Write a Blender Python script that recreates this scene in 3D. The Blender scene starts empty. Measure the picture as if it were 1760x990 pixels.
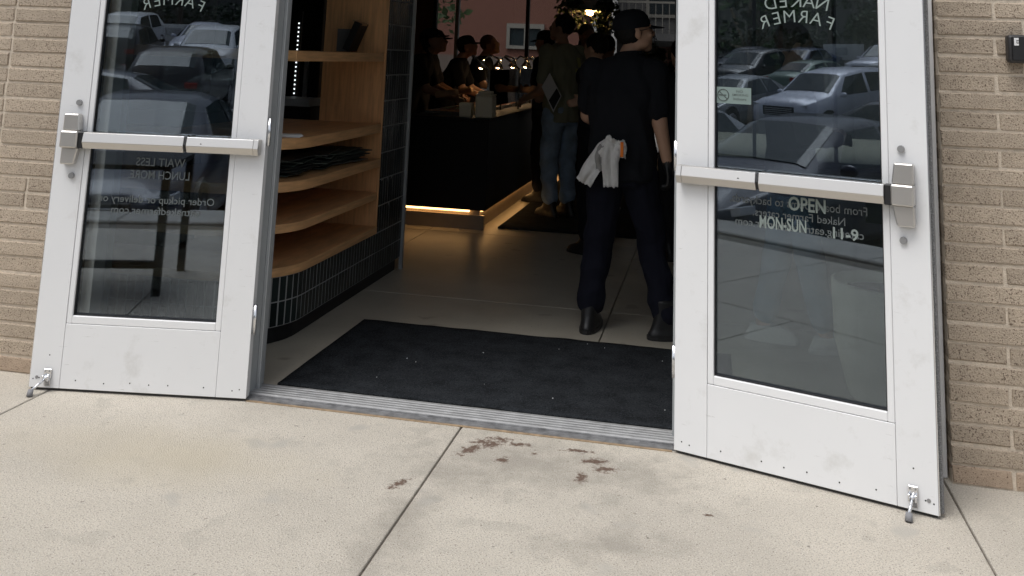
import bpy, bmesh, math, random
from mathutils import Vector, Matrix, noise
from mathutils.bvhtree import BVHTree
R = math.radians
rng = random.Random(7)
S = bpy.context.scene
C = S.collection

# ---------------------------------------------------------------- camera
YAW, PITCH, ROLL, CAMH, FOC = -0.206962, 0.165693, 0.038211, 1.44288, 1661.78
cd = bpy.data.cameras.new('camera')
cam = bpy.data.objects.new('camera', cd)
C.objects.link(cam)
fw = Vector((math.sin(YAW)*math.cos(PITCH), math.cos(YAW)*math.cos(PITCH), math.sin(PITCH)))
rt = Vector((math.cos(YAW), -math.sin(YAW), 0))
up = rt.cross(fw)
r2 = math.cos(ROLL)*rt + math.sin(ROLL)*up
u2 = -math.sin(ROLL)*rt + math.cos(ROLL)*up
m = Matrix((r2, u2, -fw)).transposed().to_4x4()
m.translation = Vector((0, 0, CAMH))
cam.matrix_world = m
cd.sensor_width = 36.0
cd.lens = FOC/1760*36
cd.shift_y = -678/1760
cd.clip_start = 0.05
cd.clip_end = 2000
S.camera = cam

# ---------------------------------------------------------------- light
SUN_EL, SUN_AZ = R(64), R(215)          # azimuth clockwise from +Y: light comes from the street, a little left
w = bpy.data.worlds.new('World')
S.world = w
w.use_nodes = True
nt = w.node_tree
nt.nodes.clear()
sky = nt.nodes.new('ShaderNodeTexSky')
sky.sky_type = 'NISHITA'
sky.sun_disc = False
sky.sun_elevation = SUN_EL
sky.sun_rotation = SUN_AZ
sky.dust_density = 2.5
sky.ozone_density = 1
hs = nt.nodes.new('ShaderNodeHueSaturation')
hs.inputs['Saturation'].default_value = 0.34
bg = nt.nodes.new('ShaderNodeBackground')
bg.inputs['Strength'].default_value = 0.12
wo = nt.nodes.new('ShaderNodeOutputWorld')
nt.links.new(sky.outputs[0], hs.inputs['Color'])
nt.links.new(hs.outputs[0], bg.inputs['Color'])
nt.links.new(bg.outputs[0], wo.inputs['Surface'])
sd = bpy.data.lights.new('sun', 'SUN')
sd.energy = 1.4
sd.angle = R(35)
sd.color = (1.0, 0.985, 0.96)
sun = bpy.data.objects.new('sun', sd)
C.objects.link(sun)
sdir = Vector((math.sin(SUN_AZ)*math.cos(SUN_EL), math.cos(SUN_AZ)*math.cos(SUN_EL), math.sin(SUN_EL)))
sun.rotation_euler = sdir.to_track_quat('Z', 'Y').to_euler()
sun.location = sdir*60
S.view_settings.view_transform = 'Standard'
S.view_settings.look = 'None'
S.view_settings.gamma = 1
S.view_settings.exposure = 0.50
S.cycles.use_denoising = True
S.cycles.max_bounces = 8
S.cycles.transparent_max_bounces = 20
S.cycles.caustics_reflective = False
S.cycles.caustics_refractive = False
S.cycles.sample_clamp_indirect = 6

# ---------------------------------------------------------------- materials
def mat(name, col, rough=0.6, metal=0.0, spec=0.5, var=0.0, vscale=6.0, speck=None, bump=0.0, bscale=60.0, emit=None, estr=0.0,
        objrand=0.0, stretch=None, sheen=0.0, coat=0.0):
    M = bpy.data.materials.new(name)
    M.use_nodes = True
    N, L = M.node_tree.nodes, M.node_tree.links
    b = N['Principled BSDF']
    b.inputs['Roughness'].default_value = rough
    b.inputs['Metallic'].default_value = metal
    b.inputs['Specular IOR Level'].default_value = spec
    b.inputs['Coat Weight'].default_value = coat
    b.inputs['Sheen Weight'].default_value = sheen
    b.inputs['Base Color'].default_value = (*col, 1)
    geo = N.new('ShaderNodeNewGeometry')
    vec = geo.outputs['Position']
    if stretch:
        tc = N.new('ShaderNodeTexCoord')
        mp = N.new('ShaderNodeMapping')
        mp.inputs['Scale'].default_value = stretch
        L.new(tc.outputs['Object'], mp.inputs['Vector'])
        vec = mp.outputs[0]
    out = None
    def rgb(c):
        n = N.new('ShaderNodeRGB'); n.outputs[0].default_value = (*c, 1); return n.outputs[0]
    def mix(f, a, bb, mode='MIX'):
        n = N.new('ShaderNodeMix'); n.data_type = 'RGBA'; n.blend_type = mode
        if isinstance(f, (int, float)): n.inputs[0].default_value = f
        else: L.new(f, n.inputs[0])
        L.new(a, n.inputs[6]); L.new(bb, n.inputs[7]); return n.outputs[2]
    def nz(scale, detail=5, ro=0.6, v=None):
        n = N.new('ShaderNodeTexNoise'); n.inputs['Scale'].default_value = scale
        n.inputs['Detail'].default_value = detail; n.inputs['Roughness'].default_value = ro
        L.new(v or vec, n.inputs['Vector']); return n.outputs[0]
    def ramp(f, a, bb, c0=(0, 0, 0), c1=(1, 1, 1)):
        n = N.new('ShaderNodeValToRGB'); e = n.color_ramp.elements
        e[0].position, e[1].position = a, bb
        e[0].color, e[1].color = (*c0, 1), (*c1, 1)
        L.new(f, n.inputs[0]); return n.outputs[0]
    out = rgb(col)
    if var:
        lo = tuple(max(0, c*(1-var)) for c in col); hi = tuple(min(1, c*(1+var)) for c in col)
        out = ramp(nz(vscale), 0.3, 0.7, lo, hi)
    if speck:
        for (sc, th, scol) in speck:
            f = ramp(nz(sc, 2, 0.5), th, th+0.06)
            out = mix(f, out, rgb(scol))
    if objrand:
        oi = N.new('ShaderNodeObjectInfo')
        mr = N.new('ShaderNodeMapRange')
        mr.inputs[3].default_value = 1-objrand; mr.inputs[4].default_value = 1+objrand
        L.new(oi.outputs['Random'], mr.inputs[0])
        cm = N.new('ShaderNodeCombineColor')
        for i in range(3): L.new(mr.outputs[0], cm.inputs[i])
        out = mix(1.0, out, cm.outputs[0], 'MULTIPLY')
    L.new(out, b.inputs['Base Color'])
    if bump:
        bn = N.new('ShaderNodeBump'); bn.inputs['Strength'].default_value = bump; bn.inputs['Distance'].default_value = 0.01
        L.new(nz(bscale, 6, 0.65), bn.inputs['Height']); L.new(bn.outputs[0], b.inputs['Normal'])
    if emit:
        b.inputs['Emission Color'].default_value = (*emit, 1); b.inputs['Emission Strength'].default_value = estr
    M['h'] = 1
    return M

def glass(name, tint, k=1.6, base=0.02, gcol=(1, 1, 1)):
    M = bpy.data.materials.new(name); M.use_nodes = True
    N, L = M.node_tree.nodes, M.node_tree.links
    N.clear()
    t = N.new('ShaderNodeBsdfTransparent'); t.inputs[0].default_value = (*tint, 1)
    g = N.new('ShaderNodeBsdfGlossy'); g.inputs['Roughness'].default_value = 0.0; g.inputs['Color'].default_value = (*gcol, 1)
    fr = N.new('ShaderNodeFresnel'); fr.inputs[0].default_value = 1.5
    ma = N.new('ShaderNodeMath'); ma.operation = 'MULTIPLY_ADD'; ma.inputs[1].default_value = k; ma.inputs[2].default_value = base
    ma.use_clamp = True
    mx = N.new('ShaderNodeMixShader'); o = N.new('ShaderNodeOutputMaterial')
    L.new(fr.outputs[0], ma.inputs[0]); L.new(ma.outputs[0], mx.inputs[0]); L.new(t.outputs[0], mx.inputs[1]); L.new(g.outputs[0], mx.inputs[2])
    L.new(mx.outputs[0], o.inputs[0])
    return M

M_DOOR = mat('white_paint', (0.765, 0.77, 0.775), 0.38, var=0.015, vscale=3, bump=0.02, bscale=25)
def scuffed(M):
    N, L = M.node_tree.nodes, M.node_tree.links
    b = N['Principled BSDF']; src = b.inputs['Base Color'].links[0].from_socket
    tc = N.new('ShaderNodeTexCoord')
    def layer(src, sc, strch, lo, hi, col, amt):
        mp = N.new('ShaderNodeMapping'); mp.inputs['Scale'].default_value = strch; L.new(tc.outputs['Object'], mp.inputs['Vector'])
        n = N.new('ShaderNodeTexNoise'); n.inputs['Scale'].default_value = sc; n.inputs['Detail'].default_value = 7; n.inputs['Roughness'].default_value = .68
        L.new(mp.outputs[0], n.inputs['Vector'])
        r = N.new('ShaderNodeValToRGB'); r.color_ramp.elements[0].position = lo; r.color_ramp.elements[1].position = hi
        r.color_ramp.elements[1].color = (amt, amt, amt, 1); L.new(n.outputs[0], r.inputs[0])
        m_ = N.new('ShaderNodeMix'); m_.data_type = 'RGBA'; L.new(r.outputs[0], m_.inputs[0]); L.new(src, m_.inputs[6]); m_.inputs[7].default_value = (*col, 1)
        return m_.outputs[2]
    src = layer(src, 5.5, (1, 1, 1), .56, .72, (.50, .49, .46), .45)
    src = layer(src, 9, (1.2, 1, 9), .64, .72, (.35, .34, .32), .5)
    src = layer(src, 34, (1, 1, 1), .70, .76, (.42, .41, .39), .6)
    L.new(src, b.inputs['Base Color'])
scuffed(M_DOOR)
M_BEAD = mat('bead_paint', (0.78, 0.785, 0.79), 0.4)
M_FRAME = mat('frame_aluminium', (0.42, 0.44, 0.45), 0.45, metal=0.3, var=0.05)
M_STEEL = mat('satin_metal', (0.62, 0.60, 0.57), 0.34, metal=0.85, var=0.03, vscale=2)
M_CHROME = mat('bright_metal', (0.75, 0.76, 0.78), 0.22, metal=0.9)
M_BLACK = mat('black_plastic', (0.015, 0.015, 0.016), 0.45)
M_RUBBER = mat('grey_rubber', (0.22, 0.22, 0.23), 0.8)
M_SEAL = mat('brush_seal', (0.20, 0.20, 0.20), 0.95, var=0.6, vscale=220, bump=0.6, bscale=260)
M_PIN = mat('grey_pin', (0.30, 0.30, 0.30), 0.5, metal=0.4)
M_RIB = mat('rib_aluminium', (0.34, 0.34, 0.34), 0.5, metal=0.3, var=0.2, vscale=18)
M_THR = mat('mill_aluminium', (0.27, 0.27, 0.275), 0.6, metal=0.5, var=0.35, vscale=25, bump=0.2, bscale=90)
M_GLASS = glass('door_glass', (0.75, 0.79, 0.79), k=1.7, base=0.055, gcol=(0.76, 0.86, 1.0))
M_SIDE = glass('sidelight_glass', (0.80, 0.84, 0.83), k=0.8, base=0.0)
M_BACKG = glass('tinted_glass', (0.66, 0.66, 0.66), k=1.0, base=0.0)
M_CLEAR = glass('clear_glass', (0.93, 0.95, 0.94), k=1.0, base=0.0)
M_LETTER = mat('frosted_lettering', (0.24, 0.29, 0.27), 0.8)
M_LETTEROPEN = mat('white_lettering', (0.26, 0.305, 0.285), 0.8)
M_LETTERDIM = mat('grey_lettering', (0.105, 0.12, 0.12), 0.8)
M_BRICK = mat('tan_brick', (0.46, 0.378, 0.29), 0.9, var=0.10, vscale=28, speck=[(190, 0.575, (0.13, 0.092, 0.066)), (420, 0.57, (0.52, 0.43, 0.33))],
              bump=0.7, bscale=150, objrand=0.09)
M_BRICKLOW = mat('red_stained_brick', (0.41, 0.315, 0.232), 0.9, var=0.12, vscale=20, speck=[(170, 0.60, (0.12, 0.07, 0.045))], bump=0.55, bscale=170, objrand=0.06)
M_MORTAR = mat('mortar', (0.66, 0.57, 0.46), 0.95, var=0.15, vscale=30, bump=0.6, bscale=200)
M_FLOOR = mat('polished_concrete', (0.44, 0.405, 0.335), 0.34, var=0.16, vscale=1.8, speck=[(90, 0.66, (0.24, 0.21, 0.17)), (5, 0.66, (0.30, 0.265, 0.21))], spec=0.4)
M_CARPET = mat('charcoal_carpet', (0.028, 0.031, 0.035), 0.95, var=0.45, vscale=9, speck=[(170, 0.57, (0.05, 0.056, 0.064)), (120, 0.58, (0.010, 0.012, 0.015))], bump=1.0, bscale=300, spec=0.1)
M_MATEDGE = mat('mat_rubber', (0.012, 0.013, 0.015), 0.7)
M_OAK = mat('oak', (0.64, 0.36, 0.165), 0.5, var=0.22, vscale=3.0, stretch=(6, 1.5, 22), bump=0.05, bscale=40)
M_OAKV = mat('oak_upright', (0.62, 0.34, 0.155), 0.5, var=0.22, vscale=3.0, stretch=(22, 20, 1.6), bump=0.05, bscale=40)
M_TILE = mat('black_glazed_tile', (0.014, 0.019, 0.018), 0.22, spec=0.35, objrand=0.35, bump=0.05, bscale=14)
M_GROUT = mat('grey_grout', (0.28, 0.28, 0.275), 0.9)
M_DARK = mat('black_laminate', (0.010, 0.010, 0.011), 0.5, spec=0.25)
M_CEIL = mat('pale_ceiling', (0.55, 0.53, 0.50), 0.9)
M_WALLD = mat('plaster_wall', (0.6, 0.57, 0.52), 0.85)
M_WOODW = mat('brown_panelling', (0.13, 0.055, 0.028), 0.6, var=0.2, vscale=3, stretch=(20, 20, 1.5))
M_LED = mat('warm_led', (1, 0.7, 0.35), 0.5, emit=(1.0, 0.55, 0.20), estr=3.6)
M_LEDW = mat('white_led', (1, 1, 1), 0.5, emit=(0.9, 0.95, 1.0), estr=1.2)
M_HEAT = mat('heat_bulb_glow', (1, 0.8, 0.55), 0.5, emit=(1.0, 0.62, 0.30), estr=50)
M_BULB = mat('lamp_glow', (1, 0.75, 0.4), 0.5, emit=(1.0, 0.55, 0.18), estr=26)
M_CREAM = mat('cream_plastic', (0.80, 0.72, 0.56), 0.45)
M_KRAFT = mat('kraft_paper', (0.40, 0.25, 0.14), 0.8)
M_PAPER = mat('white_paper', (0.75, 0.75, 0.75), 0.8)
M_BASE = mat('brushed_base', (0.38, 0.32, 0.26), 0.45, metal=0.4, var=0.1)
M_WHITEP = mat('white_trim', (0.7, 0.7, 0.68), 0.6)
M_WTRIM = mat('cream_trim', (0.25, 0.24, 0.21), 0.7)
M_PLANTER = mat('beige_planter', (0.84, 0.80, 0.68), 0.8, var=0.05, bump=0.15, bscale=60)
M_LEAF = mat('green_leaf', (0.05, 0.085, 0.03), 0.6, objrand=0.2, var=0.4, vscale=4)
M_LEAFD = mat('dark_leaf', (0.035, 0.06, 0.03), 0.6, var=0.4, vscale=4)
M_BARK = mat('bark', (0.09, 0.07, 0.055), 0.9, var=0.3, vscale=12, bump=0.5, bscale=30)
M_ASPH = mat('asphalt', (0.075, 0.075, 0.08), 0.9, var=0.2, vscale=0.7, bump=0.3, bscale=120)
M_KERB = mat('kerb_concrete', (0.44, 0.42, 0.38), 0.9, var=0.12, vscale=4, bump=0.3, bscale=80)
M_LINE = mat('line_paint', (0.7, 0.7, 0.68), 0.7, var=0.1)
M_SOIL = mat('mulch', (0.045, 0.035, 0.026), 0.95, var=0.4, vscale=30, bump=1, bscale=50)
M_SALMON = mat('salmon_stucco', (0.185, 0.085, 0.062), 0.9, var=0.05)
M_GREYST = mat('grey_stucco', (0.11, 0.11, 0.11), 0.9, var=0.05)
M_BROWNST = mat('brown_stucco', (0.16, 0.13, 0.11), 0.9)
M_WINDOW = mat('dark_window', (0.03, 0.04, 0.045), 0.1, spec=0.6)
M_FARB = mat('dim_facade', (0.14, 0.135, 0.125), 0.9, var=0.15, vscale=0.6)

# pavement concrete: pale, pitted, with worn and spilled patches that have their own shape
def pavement_mat():
    M = mat('pale_concrete', (0.535, 0.488, 0.415), 0.92, var=0.13, vscale=1.7,
            speck=[(7, 0.60, (0.475, 0.435, 0.37)), (150, 0.55, (0.43, 0.395, 0.34)), (190, 0.60, (0.24, 0.21, 0.175)), (210, 0.58, (0.64, 0.605, 0.54)), (45, 0.69, (0.25, 0.22, 0.19)), (4, 0.66, (0.45, 0.42, 0.37))], bump=0.55, bscale=190)
    N, L = M.node_tree.nodes, M.node_tree.links
    b = N['Principled BSDF']
    src = b.inputs['Base Color'].links[0].from_socket
    geo = N.new('ShaderNodeNewGeometry')
    def nzz(sc, det=6, ro=0.7):
        n = N.new('ShaderNodeTexNoise'); n.inputs['Scale'].default_value = sc; n.inputs['Detail'].default_value = det
        n.inputs['Roughness'].default_value = ro; L.new(geo.outputs['Position'], n.inputs['Vector']); return n.outputs[0]
    def math_(op, a, bb):
        n = N.new('ShaderNodeMath'); n.operation = op
        for i, v in enumerate((a, bb)):
            if isinstance(v, (int, float)): n.inputs[i].default_value = v
            else: L.new(v, n.inputs[i])
        return n.outputs[0]
    def blot(spots, namp, nscale, soft):
        best = None
        nn = math_('MULTIPLY', math_('SUBTRACT', nzz(nscale), 0.5), namp)
        for (x, y, rx, ry, rot) in spots:
            mp = N.new('ShaderNodeMapping'); mp.vector_type = 'TEXTURE'
            mp.inputs['Location'].default_value = (x, y, 0); mp.inputs['Rotation'].default_value = (0, 0, rot)
            mp.inputs['Scale'].default_value = (rx, ry, 1)
            L.new(geo.outputs['Position'], mp.inputs['Vector'])
            ln = N.new('ShaderNodeVectorMath'); ln.operation = 'LENGTH'; L.new(mp.outputs[0], ln.inputs[0])
            v = math_('SUBTRACT', 1.0, ln.outputs['Value'])
            best = v if best is None else math_('MAXIMUM', best, v)
        s = math_('ADD', best, nn)
        r = N.new('ShaderNodeValToRGB'); r.color_ramp.elements[0].position = 0.0; r.color_ramp.elements[1].position = soft
        L.new(s, r.inputs[0]); return r.outputs[0]
    def mixin(f, src, col, amt):
        f2 = math_('MULTIPLY', f, amt)
        n = N.new('ShaderNodeMix'); n.data_type = 'RGBA'; n.blend_type = 'MIX'
        L.new(f2, n.inputs[0]); L.new(src, n.inputs[6]); n.inputs[7].default_value = (*col, 1); return n.outputs[2]
    src = mixin(blot([(-0.62, 3.70, 0.55, 0.28, 0.0), (-0.25, 3.72, 0.25, 0.2, 0.2), (-.85, 3.55, 0.25, 0.2, 0.3), (-.95, 3.1, .12, .5, -.05), (-.3, 3.2, .3, .12, .4)], 3.0, 9, 1.3), src, (0.29, 0.265, 0.225), 0.62)
    src = mixin(blot([(-1.9, 3.4, 0.7, 0.3, 0)], 1.2, 3, 0.9), src, (0.50, 0.44, 0.33), 0.6)
    src = mixin(blot([(-0.835, 3.855, 0.055, 0.03, 0.2), (-0.87, 3.77, 0.03, 0.075, -0.5), (-0.78, 3.90, 0.06, 0.022, 0.1), (-0.735, 3.715, 0.035, 0.028, 0.4),
                      (-0.48, 3.875, 0.055, 0.02, 0.1), (-0.365, 3.74, 0.05, 0.028, 0.4), (-0.44, 3.65, 0.024, 0.05, 0.1), (-1.03, 3.42, 0.022, 0.06, -0.4),
                      (-0.006, 3.485, 0.016, 0.010, 0.2), (-0.63, 3.80, 0.018, 0.012, 0.1), (-0.80, 3.84, 0.07, 0.03, 0.7), (-0.70, 3.87, 0.05, 0.02, 0.2), (-0.41, 3.80, 0.06, 0.03, 0.3)], 4.6, 46, 0.65), src, (0.115, 0.066, 0.044), 0.93)
    L.new(src, b.inputs['Base Color'])
    return M
M_PAVE = pavement_mat()

# ---------------------------------------------------------------- mesh helpers
BALLS = {}
class MB:
    def __init__(s): s.bm = bmesh.new()
    def box(s, x0, y0, z0, x1, y1, z1, bev=0.0, seg=1):
        if x0 > x1: x0, x1 = x1, x0
        if y0 > y1: y0, y1 = y1, y0
        vs = [s.bm.verts.new((x, y, z)) for x in (x0, x1) for y in (y0, y1) for z in (z0, z1)]
        for f in ((0, 1, 3, 2), (4, 6, 7, 5), (0, 4, 5, 1), (2, 3, 7, 6), (0, 2, 6, 4), (1, 5, 7, 3)): s.bm.faces.new([vs[i] for i in f])
        if bev:
            es = list({e for v in vs for e in v.link_edges})
            bmesh.ops.bevel(s.bm, geom=es, offset=bev, segments=seg, affect='EDGES', profile=0.5)
        return s
    def prism(s, pts, lo, hi, axis='z', bev=0.0):
        def P(a, b, c):
            return {'z': Vector((a, b, c)), 'x': Vector((c, a, b)), 'y': Vector((a, c, b))}[axis]
        A = [s.bm.verts.new(P(a, b, lo)) for a, b in pts]
        B = [s.bm.verts.new(P(a, b, hi)) for a, b in pts]
        n = len(pts)
        fs = [s.bm.faces.new(A), s.bm.faces.new(B[::-1])]
        for i in range(n): fs.append(s.bm.faces.new((A[i], B[i], B[(i+1) % n], A[(i+1) % n])))
        bmesh.ops.recalc_face_normals(s.bm, faces=fs)
        if bev:
            es = list({e for f in fs for e in f.edges})
            bmesh.ops.bevel(s.bm, geom=es, offset=bev, segments=1, affect='EDGES')
        return s
    def cyl(s, p0, p1, r0, r1=None, n=12):
        p0, p1 = Vector(p0), Vector(p1)
        r1 = r0 if r1 is None else r1
        d = p1-p0
        q = d.to_track_quat('Z', 'Y').to_matrix().to_4x4()
        q.translation = (p0+p1)/2
        bmesh.ops.create_cone(s.bm, cap_ends=True, segments=n, radius1=r0, radius2=r1, depth=d.length, matrix=q)
        return s
    def ball(s, c, r, rot=None, u=14, v=10):
        if isinstance(r, (int, float)): r = (r, r, r)
        M4 = Matrix.Translation(Vector(c)) @ (rot.to_4x4() if rot else Matrix.Identity(4)) @ Matrix.Diagonal((*r, 1))
        if (u, v) not in BALLS:
            tb = bmesh.new(); bmesh.ops.create_uvsphere(tb, u_segments=u, v_segments=v, radius=1)
            tb.verts.index_update()
            BALLS[(u, v)] = ([q.co.copy() for q in tb.verts], [[q.index for q in f.verts] for f in tb.faces]); tb.free()
        vv, ff = BALLS[(u, v)]
        nv = [s.bm.verts.new(M4 @ q) for q in vv]
        for f in ff: s.bm.faces.new([nv[i] for i in f])
        return s
    def limb(s, pts, rs, n=12):
        for i, p in enumerate(pts):
            s.ball(p, rs[i], u=n, v=max(6, n-4))
            if i: s.cyl(pts[i-1], p, rs[i-1], rs[i], n)
        return s
    def tube(s, pts, r, n=8):
        for i in range(1, len(pts)): s.cyl(pts[i-1], pts[i], r, r, n)
        for p in pts[1:-1]: s.ball(p, r, u=n, v=6)
        return s
    def loft(s, rings, n=18, power=2.3):
        prev = None; first = None
        for (c, ax, ay) in rings:
            vs = []
            for k in range(n):
                a = 2*math.pi*k/n; ca, sa = math.cos(a), math.sin(a)
                x = math.copysign(abs(ca)**(2/power), ca); y = math.copysign(abs(sa)**(2/power), sa)
                vs.append(s.bm.verts.new(Vector(c)+ax*x+ay*y))
            if prev:
                for k in range(n): s.bm.faces.new((prev[k], prev[(k+1) % n], vs[(k+1) % n], vs[k]))
            else: first = vs
            prev = vs
        s.bm.faces.new(first[::-1]); s.bm.faces.new(prev)
        return s
    def lathe(s, prof, c=(0, 0, 0), n=32):
        rings = []
        for (r, z) in prof:
            if r < 1e-5: rings.append([s.bm.verts.new((c[0], c[1], c[2]+z))])
            else: rings.append([s.bm.verts.new((c[0]+r*math.cos(2*math.pi*k/n), c[1]+r*math.sin(2*math.pi*k/n), c[2]+z)) for k in range(n)])
        for a, b in zip(rings, rings[1:]):
            for k in range(n):
                j = (k+1) % n
                if len(a) == 1 and len(b) == 1: continue
                if len(a) == 1: s.bm.faces.new((a[0], b[k], b[j]))
                elif len(b) == 1: s.bm.faces.new((a[k], a[j], b[0]))
                else: s.bm.faces.new((a[k], a[j], b[j], b[k]))
        return s
    def quad(s, *ps):
        s.bm.faces.new([s.bm.verts.new(p) for p in ps]); return s
    def xf(s, M4):
        bmesh.ops.transform(s.bm, matrix=M4, verts=s.bm.verts[:]); return s
    def mesh(s, name, m, smooth=False):
        bmesh.ops.recalc_face_normals(s.bm, faces=s.bm.faces[:])
        me = bpy.data.meshes.new(name); s.bm.to_mesh(me); s.bm.free()
        if m: me.materials.append(m)
        if smooth:
            for p in me.polygons: p.use_smooth = True
        return me
    def build(s, name, m, parent=None, smooth=False, loc=None):
        return obj(name, s.mesh(name, m, smooth), parent, loc)

def obj(name, me, parent=None, loc=None, rotz=0):
    o = bpy.data.objects.new(name, me); C.objects.link(o)
    if parent: o.parent = parent
    if loc: o.location = loc
    if rotz: o.rotation_euler[2] = rotz
    return o
def tag(o, label=None, cat=None, group=None, kind=None):
    if label: o['label'] = label
    if cat: o['category'] = cat
    if group: o['group'] = group
    if kind: o['kind'] = kind
    return o
def thing(name, label, cat, loc=(0, 0, 0), rotz=0, group=None):
    o = obj(name, None, None, loc, rotz); o.empty_display_size = 0.1
    return tag(o, label, cat, group)
def copy_tree(o, parent=None):
    c = o.copy(); C.objects.link(c)
    if parent: c.parent = parent
    for ch in o.children: copy_tree(ch, c)
    return c
def evalmesh(ob, name):
    dg = bpy.context.evaluated_depsgraph_get()
    me = bpy.data.meshes.new_from_object(ob.evaluated_get(dg)); me.name = name
    return me
def text_mesh(txt, cap, mtl, name='lettering', offset=0.0, width=None):
    cu = bpy.data.curves.new('t', 'FONT'); cu.body = txt; cu.size = 1.0; cu.align_x = 'CENTER'; cu.resolution_u = 3
    cu.offset = offset
    ob = bpy.data.objects.new('t', cu); C.objects.link(ob)
    me = evalmesh(ob, name); bpy.data.objects.remove(ob); bpy.data.curves.remove(cu)
    if not me.vertices: return me
    x0 = min(v.co.x for v in me.vertices); x1 = max(v.co.x for v in me.vertices)
    sy = cap/0.70; sx = sy if not width else width/(x1-x0)
    for v in me.vertices: v.co = Vector(((v.co.x-(x0+x1)/2)*sx, 0.0, v.co.y*sy))
    me.materials.clear(); me.materials.append(mtl)
    return me
def remesh(mb, name, mtl, voxel, it=3, fold=0.0, ffreq=(9, 9, 4)):
    me = mb.mesh(name, None)
    ob = bpy.data.objects.new('tmp', me); C.objects.link(ob)
    r = ob.modifiers.new('r', 'REMESH'); r.mode = 'VOXEL'; r.voxel_size = voxel; r.use_smooth_shade = True
    if it:
        sm = ob.modifiers.new('s', 'SMOOTH'); sm.factor = 0.5; sm.iterations = it
    out = evalmesh(ob, name)
    bpy.data.objects.remove(ob); bpy.data.meshes.remove(me)
    if fold:
        nv = len(out.vertices); co = [0.0]*(nv*3); nr = [0.0]*(nv*3)
        out.vertices.foreach_get('co', co); out.vertices.foreach_get('normal', nr)
        for i in range(0, nv*3, 3):
            p = Vector((co[i]*ffreq[0], co[i+1]*ffreq[1], co[i+2]*ffreq[2]))
            k = fold*(1-abs(noise.noise(p))*2.2+0.5*noise.noise(p*2.3))
            co[i] += nr[i]*k; co[i+1] += nr[i+1]*k; co[i+2] += nr[i+2]*k
        out.vertices.foreach_set('co', co); out.update()
    out.materials.clear(); out.materials.append(mtl)
    for p in out.polygons: p.use_smooth = True
    return out

# ================================================================= PEOPLE
SK1 = mat('skin_light', (0.46, 0.27, 0.18), 0.55, var=0.06)
SK2 = mat('skin_brown', (0.26, 0.13, 0.075), 0.55, var=0.06)
HAIRB = mat('black_hair', (0.010, 0.009, 0.008), 0.7, spec=0.2)
HAIRBR = mat('brown_hair', (0.07, 0.035, 0.018), 0.5, var=0.4, vscale=60)
HAIRR = mat('auburn_hair', (0.11, 0.028, 0.016), 0.5, var=0.4, vscale=60)
CL_BLACK = mat('black_cloth', (0.011, 0.012, 0.015), 0.9, spec=0.15, bump=0.3, bscale=160)
CL_NAVY = mat('navy_cloth', (0.011, 0.012, 0.020), 0.9, spec=0.15, bump=0.3, bscale=160)
CL_OLIVE = mat('olive_jersey', (0.30, 0.31, 0.23), 0.9, spec=0.15, bump=0.2, bscale=120)
CL_JEANS = mat('blue_denim', (0.33, 0.44, 0.58), 0.9, spec=0.15, var=0.25, vscale=9, bump=0.2, bscale=150)
CL_LJEANS = mat('light_denim', (0.12, 0.20, 0.29), 0.9, spec=0.15, var=0.25, vscale=9)
CL_GREY = mat('charcoal_cloth', (0.03, 0.03, 0.034), 0.9, spec=0.15)
CL_WHITE = mat('white_leather', (0.55, 0.54, 0.52), 0.6)
BOOT = mat('black_leather', (0.018, 0.018, 0.019), 0.42, bump=0.15, bscale=60)

def head_parts(mb, c, yaw, pitch, s, detail=True):
    rot = Matrix.Rotation(-yaw, 3, 'Z') @ Matrix.Rotation(-pitch, 3, 'X')
    def P(x, y, z): return Vector(c)+rot @ Vector((x*s, y*s, z*s))
    mb.ball(P(0, -.012, .028), (.076*s, .094*s, .092*s), rot, 20, 14)     # skull
    mb.ball(P(0, .022, -.03), (.064*s, .070*s, .078*s), rot, 18, 12)       # face
    mb.ball(P(0, .050, -.088), (.034*s, .032*s, .026*s), rot)              # chin
    for sx in (-1, 1):
        mb.ball(P(.040*sx, .012, -.062), (.026*s, .05*s, .03*s), rot)      # jaw
        mb.ball(P(.038*sx, .062, -.022), (.026*s, .02*s, .022*s), rot)     # cheek
        mb.ball(P(.030*sx, .072, .025), (.028*s, .014*s, .011*s), rot)     # brow
        mb.ball(P(.030*sx, .071, .006), (.013*s, .011*s, .009*s), rot)     # eye
        mb.ball(P(.077*sx, -.012, -.008), (.010*s, .021*s, .034*s), rot)   # ear
    mb.cyl(P(0, .080, .018), P(0, .104, -.022), .008*s, .013*s, 10)        # nose
    mb.ball(P(0, .102, -.024), (.014*s, .012*s, .010*s), rot)
    mb.ball(P(0, .080, -.052), (.024*s, .010*s, .006*s), rot)              # lips
    mb.ball(P(0, .078, -.062), (.021*s, .010*s, .006*s), rot)
    return P, rot

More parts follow.
